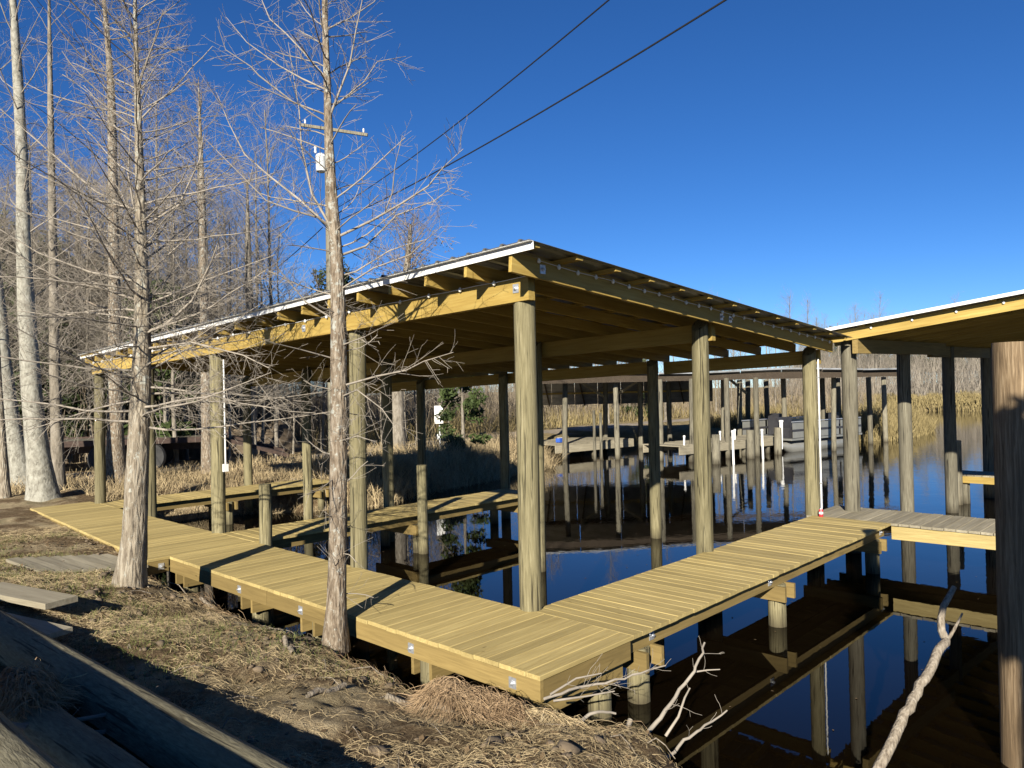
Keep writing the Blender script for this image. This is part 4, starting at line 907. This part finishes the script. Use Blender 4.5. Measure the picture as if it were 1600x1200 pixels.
# near bank: litter of dead grass, green tufts, twigs
rs = np.random.default_rng(61)
xy = np.stack([rs.uniform(-3.4, .6, 130000), rs.uniform(-1.4, 11, 130000)], 1); sd_ = shore_dist(xy[:, 0], xy[:, 1]); xy = xy[(sd_ > .05) & (vnoise(xy[:, 0], xy[:, 1], 1.3)+.45*vnoise(xy[:, 0], xy[:, 1], 4.5)+rs.normal(0, .16, len(xy)) > -.04)]; n = len(xy)
def litter(xy, L, rs, lift, k=4):
    n = len(xy); az = rs.random(n)*6.28; t = np.linspace(0, 1, k); d = np.stack([np.cos(az), np.sin(az)], 1); cv = rs.normal(0, .35, n)
    X = xy[:, None, :]+d[:, None, :]*(t[None, :]*L[:, None])[:, :, None]+np.stack([-d[:, 1], d[:, 0]], 1)[:, None, :]*((t**2)[None, :]*(cv*L)[:, None])[:, :, None]
    z = ground_z(X[..., 0], X[..., 1])+.006+lift[:, None]*np.sin(np.pi*np.clip(t, 0, .85))[None, :]; return np.concatenate([X, z[..., None]], 2)
stuff('dead_grass', strands('dead_grass', litter(xy, rs.uniform(.03, .13, n), rs, np.abs(rs.normal(0, .018, n))), rs.uniform(.0016, .0036, n), M['drygrass'], 3), 'matted dead grass and straw litter over the near bank')
xy = np.stack([rs.uniform(-3.2, .2, 40000), rs.uniform(.3, 11, 40000)], 1); sd_ = shore_dist(xy[:, 0], xy[:, 1]); xy = xy[(sd_ > .2) & (vnoise(xy[:, 0]+5, xy[:, 1], .9)+.3*vnoise(xy[:, 0], xy[:, 1], 3) > .13)]; n = len(xy)
stuff('green_grass', strands('green_grass', upright(n, xy, rs.uniform(.03, .11, n), .5, rs, 3, .4), rs.uniform(.003, .006, n), M['greengrass'], 4), 'sparse short green grass in patches on the near bank')
xy = np.stack([rs.uniform(-2.2, .35, 900), rs.uniform(-1.2, 7.5, 900)], 1); sd_ = shore_dist(xy[:, 0], xy[:, 1]); xy = xy[(sd_ > .03) & (rs.random(900) < 1.2*np.exp(-sd_/.28)+.05)]; n = len(xy)
Lp = litter(xy, rs.uniform(.06, .38, n), rs, np.abs(rs.normal(0, .04, n)), 4); V, F = tubes([(Lp[i], np.linspace(.0045, .0018, 4)*rs.uniform(.5, 1.5), 4) for i in range(n)]); stuff('twigs', mesh_np('twigs', V, F, M['stick'], True), 'scatter of broken twigs along the bank edge')

# heap of straw and roots under the walkway corner
def heap_strands(cx, cy, R_, H, n, rs, L, k=6, spread=.9):
    a = rs.random(n)*6.28; r_ = R_*np.sqrt(rs.random(n)); x0, y0 = cx+r_*np.cos(a), cy+r_*np.sin(a); dirn = a+rs.normal(0, spread, n); t = np.linspace(0, 1, k); ln = rs.uniform(.4, 1, n)*L; cv = rs.normal(0, .25, n)
    X = x0[:, None]+np.cos(dirn)[:, None]*t*ln[:, None]-np.sin(dirn)[:, None]*(t**2)*(cv*ln)[:, None]; Y = y0[:, None]+np.sin(dirn)[:, None]*t*ln[:, None]+np.cos(dirn)[:, None]*(t**2)*(cv*ln)[:, None]
    q = np.hypot(X-cx, Y-cy)/(R_*1.25); Z = ground_z(X, Y)+H*np.clip(1-q*q, 0, 1)*(1+1.2*vnoise(X, Y, 4.0))+np.abs(rs.normal(0, .03, n))[:, None]*np.sin(np.pi*t)[None, :]+rs.uniform(0, .04, n)[:, None]; return np.stack([X, Y, Z], 2)
c1 = (-.42, .22); c2 = (-.12, -.18)
rs = np.random.default_rng(71)
b = MB(); o = tag(place('root_heap', strands('root_heap', heap_strands(c1[0]-.03, c1[1]-.08, .42, .19, 6400, rs, .28, 6, 2.6), rs.uniform(.003, .007, 6400), M['root'], 5)), 'shaggy brown heap of fine roots below the walkway corner', 'root heap', None, 'stuff')
o = tag(place('straw_heap', strands('straw_heap', heap_strands(c2[0], c2[1], .38, .15, 2600, rs, .32, 6, 3.0), rs.uniform(.003, .007, 2600), M['straw'], 6)), 'heap of pale straw stalks right of the brown root heap', 'straw heap', None, 'stuff')
o = tag(place('straw_heap', strands('straw_heap', heap_strands(.32, -.62, .2, .10, 420, rs, .3), rs.uniform(.004, .007, 420), M['straw'], 7)), 'thin straw at the water edge around the bare sticks', 'straw heap', None, 'stuff')
P = (-3.0, 1.15); q = heap_strands(P[0], P[1], .15, .16, 1500, rs, .2); q[..., 2] += .16
o = tag(place('straw_heap', strands('straw_heap', q, rs.uniform(.004, .009, 1500), M['root'], 8)), 'dry root tuft lying on the logs at the left edge', 'straw heap', None, 'stuff')

def stick(label, pts, d0, d1, w0, w1, mat='stick', forks=(), twigs=0, name='fallen_branch', seed=1):
    rs = np.random.default_rng(seed); k = len(pts); P = np.array([at(x, y, d0+(d1-d0)*i/(k-1)) for i, (x, y) in enumerate(pts)]); s = 1/1191.785
    tt = np.linspace(0, k-1, (k-1)*3+1); P = np.stack([np.interp(tt, np.arange(k), P[:, j]) for j in range(3)], 1); P[1:-1] += rs.normal(0, .006, (len(P)-2, 3)); k = len(P); out = [(P, np.array([(w0+(w1-w0)*i/(k-1))/2*(d0+(d1-d0)*i/(k-1))*s for i in range(k)]), 10)]
    for fp_, fd0, fd1, fw0, fw1 in forks:
        m = len(fp_); Q = np.array([at(x, y, fd0+(fd1-fd0)*i/(m-1)) for i, (x, y) in enumerate(fp_)]); out.append((Q, np.array([(fw0+(fw1-fw0)*i/(m-1))/2*fd0*s for i in range(m)]), 8))
    if twigs:
        for q, r, _ in list(out): sprout(out, q, r[0]*.5, 0, rs, [(twigs, .25, .8, 4, 4, .15, .05, .25), (6, .12, .8, 3, 3, .12, .02, .2)])
    V, F = tubes(out); o = place(name, mesh_np(name, V, F, M[mat], True)); tag(o, label, 'branch'); return o
stick('large bare fallen branch with a forked tip rising from the water, lower right', [(1362, 1225), (1385, 1180), (1402, 1140), (1420, 1105), (1436, 1072), (1455, 1040), (1470, 1012), (1478, 1000)], 4.9, 5.5, 17, 13, forks=(([(1478, 1000), (1471, 985), (1470, 968), (1474, 948), (1484, 930), (1491, 917)], 5.5, 5.6, 13, 8), ([(1479, 1002), (1490, 985), (1497, 972), (1504, 958)], 5.5, 5.5, 6, 2.5)))
stick('pale bare stick slanting up over the water, tallest of the sticks', [(990, 1180), (1015, 1140), (1040, 1110), (1062, 1080), (1085, 1050), (1098, 1020), (1101, 1004)], 5.2, 5.6, 8, 3, 'twig', (([(1040, 1150), (1060, 1120), (1070, 1090), (1078, 1075)], 5.3, 5.4, 5, 2.5), ([(1085, 1050), (1105, 1047), (1125, 1046)], 5.6, 5.6, 3, 1.5)), 5, 'bare_stick', 3)
stick('pale stick slanting low to the right over the water', [(1035, 1195), (1060, 1165), (1085, 1145), (1110, 1127), (1136, 1110)], 5.1, 5.4, 6, 2.5, 'twig', (), 4, 'bare_stick', 4)
stick('bent pale stick by the walkway pile', [(893, 1165), (896, 1140), (905, 1128), (922, 1114), (940, 1111), (962, 1115)], 5.1, 5.3, 8, 3.5, 'twig', (), 0, 'bare_stick', 5)
stick('short upright snapped stick at the water edge', [(978, 1170), (980, 1150), (985, 1124)], 5.2, 5.2, 9, 8, 'twig', (), 0, 'bare_stick', 6)
stick('twiggy grey branch lying below the walkway corner', [(850, 1092), (890, 1078), (930, 1068), (975, 1058), (1015, 1046), (1040, 1040)], 5.5, 5.9, 5, 2, 'twig', (([(860, 1085), (900, 1060), (940, 1052)], 5.5, 5.7, 4, 2), ([(865, 1095), (915, 1088), (960, 1080)], 5.5, 5.6, 4, 2)), 14, 'brush_branch', 7)
stick('forked dark branch lying across the shaded logs', [(-10, 1120), (40, 1140), (75, 1155), (120, 1150), (180, 1140), (215, 1132), (240, 1110)], 3.9, 4.3, 13, 5, 'twigd', (([(20, 1135), (90, 1130), (140, 1122), (190, 1112), (208, 1100), (217, 1088)], 3.95, 4.4, 9, 5),), 2, 'fallen_branch', 8)
for i, (a, b_, d) in enumerate((((0, 975), (30, 985), 6), ((60, 1115), (107, 1052), 4.4), ((70, 1078), (137, 1052), 4.5))): stick(('thin straw stalk at the left edge above the logs', 'pale stalk sticking up from the root tuft, steeper one', 'pale stalk sticking up from the root tuft, flatter one')[i], [a, ((a[0]+b_[0])/2, (a[1]+b_[1])/2-2), b_], d, d, 2.5, 1.2, 'straw', (), 0, 'straw_stalk', 9+i)
for i, (x, y, l, a, r) in enumerate(((-.55, 3.25, .5, .3, .028), (-.95, 1.9, .42, 1.2, .022), (-.35, 4.2, .6, 2.3, .02), (-1.3, .8, .35, .2, .02), (-.75, .45, .5, 2.6, .026))):
    k = 5; P = np.array([(x+l*(j/4-.5)*math.cos(a), y+l*(j/4-.5)*math.sin(a), gz(x+l*(j/4-.5)*math.cos(a), y+l*(j/4-.5)*math.sin(a))+r*.8+.015*math.sin(j*2)) for j in range(k)]); V, F = tubes([(P, np.full(k, r), 8)])
    tag(place('dead_wood', mesh_np('dead_wood', V, F, M['stick'], True)), ('pale driftwood stick below the second bend of the walkway', 'short stick on the bare sand', 'thin stick near the pale cypress', 'broken stick by the log shadow', 'stub of driftwood above the root heap')[i], 'stick')

rs = np.random.default_rng(81)
ico_v, ico_f = [], []
g_ = (1+5**.5)/2
IV = np.array([(-1, g_, 0), (1, g_, 0), (-1, -g_, 0), (1, -g_, 0), (0, -1, g_), (0, 1, g_), (0, -1, -g_), (0, 1, -g_), (g_, 0, -1), (g_, 0, 1), (-g_, 0, -1), (-g_, 0, 1)])/1.9
IF = np.array([(0, 11, 5), (0, 5, 1), (0, 1, 7), (0, 7, 10), (0, 10, 11), (1, 5, 9), (5, 11, 4), (11, 10, 2), (10, 7, 6), (7, 1, 8), (3, 9, 4), (3, 4, 2), (3, 2, 6), (3, 6, 8), (3, 8, 9), (4, 9, 5), (2, 4, 11), (6, 2, 10), (8, 6, 7), (9, 8, 1)])
n = 2600; xy = np.stack([rs.uniform(-3.3, .4, n), rs.uniform(-1.2, 9, n)], 1); sd_ = shore_dist(xy[:, 0], xy[:, 1]); xy = xy[(sd_ > .03) & (vnoise(xy[:, 0], xy[:, 1], 1.1)+rs.normal(0, .2, n)+.25*np.exp(-sd_/.3) > .02)]; n = len(xy)
sz = rs.gamma(2.0, .008, n)+.006; V = (IV[None]*rs.uniform(.6, 1.3, (n, 12, 1))*sz[:, None, None]*rs.uniform(.6, 1.4, (n, 1, 3)))
V[:, :, 2] *= .6; V += np.concatenate([xy, (ground_z(xy[:, 0], xy[:, 1])+sz*.2)[:, None]], 1)[:, None, :]
stuff('soil_clods', mesh_np('soil_clods', V.reshape(-1, 3), (IF[None]+np.arange(n)[:, None, None]*12).reshape(-1, 3), M['soilclod']), 'crumbled clods of soil strewn over the near bank')
def leaves(name, xy, z, size, mat, label, rs, tilt=.5):
    n = len(xy); a = rs.random(n)*6.28; s_ = size*rs.uniform(.5, 1.4, n); d = np.stack([np.cos(a), np.sin(a), rs.normal(0, tilt, n)*.5], 1)*s_[:, None]; e = np.stack([-np.sin(a), np.cos(a), rs.normal(0, tilt, n)*.5], 1)*(s_*.55)[:, None]
    c = np.concatenate([xy, z[:, None]], 1); up_ = np.zeros((n, 3)); up_[:, 2] = s_*.25*rs.random(n)*tilt
    V = np.stack([c-d, c-d*.2-e+up_, c+d, c-d*.2+e+up_], 1).reshape(-1, 3); return stuff(name, mesh_np(name, V, np.arange(4*n).reshape(-1, 4), mat), label)
n = 9000; xy = np.stack([rs.uniform(-3.3, .5, n), rs.uniform(-1.3, 10, n)], 1); sd_ = shore_dist(xy[:, 0], xy[:, 1]); xy = xy[(sd_ > .02) & (vnoise(xy[:, 0], xy[:, 1], .8)+rs.normal(0, .25, n) > 0)]
leaves('leaf_litter', xy, ground_z(xy[:, 0], xy[:, 1])+.012, .022, M['leafbrown'], 'brown fallen leaves scattered over the near bank', rs, .8)
n = 700; xy = np.stack([rs.uniform(.2, 9, n), rs.uniform(-3, 12, n)], 1); sd_ = shore_dist(xy[:, 0], xy[:, 1]); xy = xy[(sd_ < -.05) & (rs.random(n) < .15+np.exp(sd_/.6)+.25*(vnoise(xy[:, 0], xy[:, 1], .6) > .12))]
leaves('floating_leaves', xy, np.full(len(xy), WL+.004), .016, M['leafbrown'], 'few dead leaves and scraps floating on the dark water', rs, .04)
n = 9000; xy = np.stack([rs.uniform(-.7, .6, n), rs.uniform(-1.0, 7.5, n)], 1); sd_ = shore_dist(xy[:, 0], xy[:, 1]); xy = xy[(sd_ > -.03) & (sd_ < .45) & (vnoise(xy[:, 0], xy[:, 1], 1.2)+rs.normal(0, .15, n) > -.02)]; n = len(xy)
stuff('root_tangle', strands('root_tangle', litter(xy, rs.uniform(.08, .32, n), rs, np.abs(rs.normal(0, .05, n)), 6), rs.uniform(.002, .006, n), M['root'], 14), 'tangle of brown roots and stalks along the bank edge under the walkway')
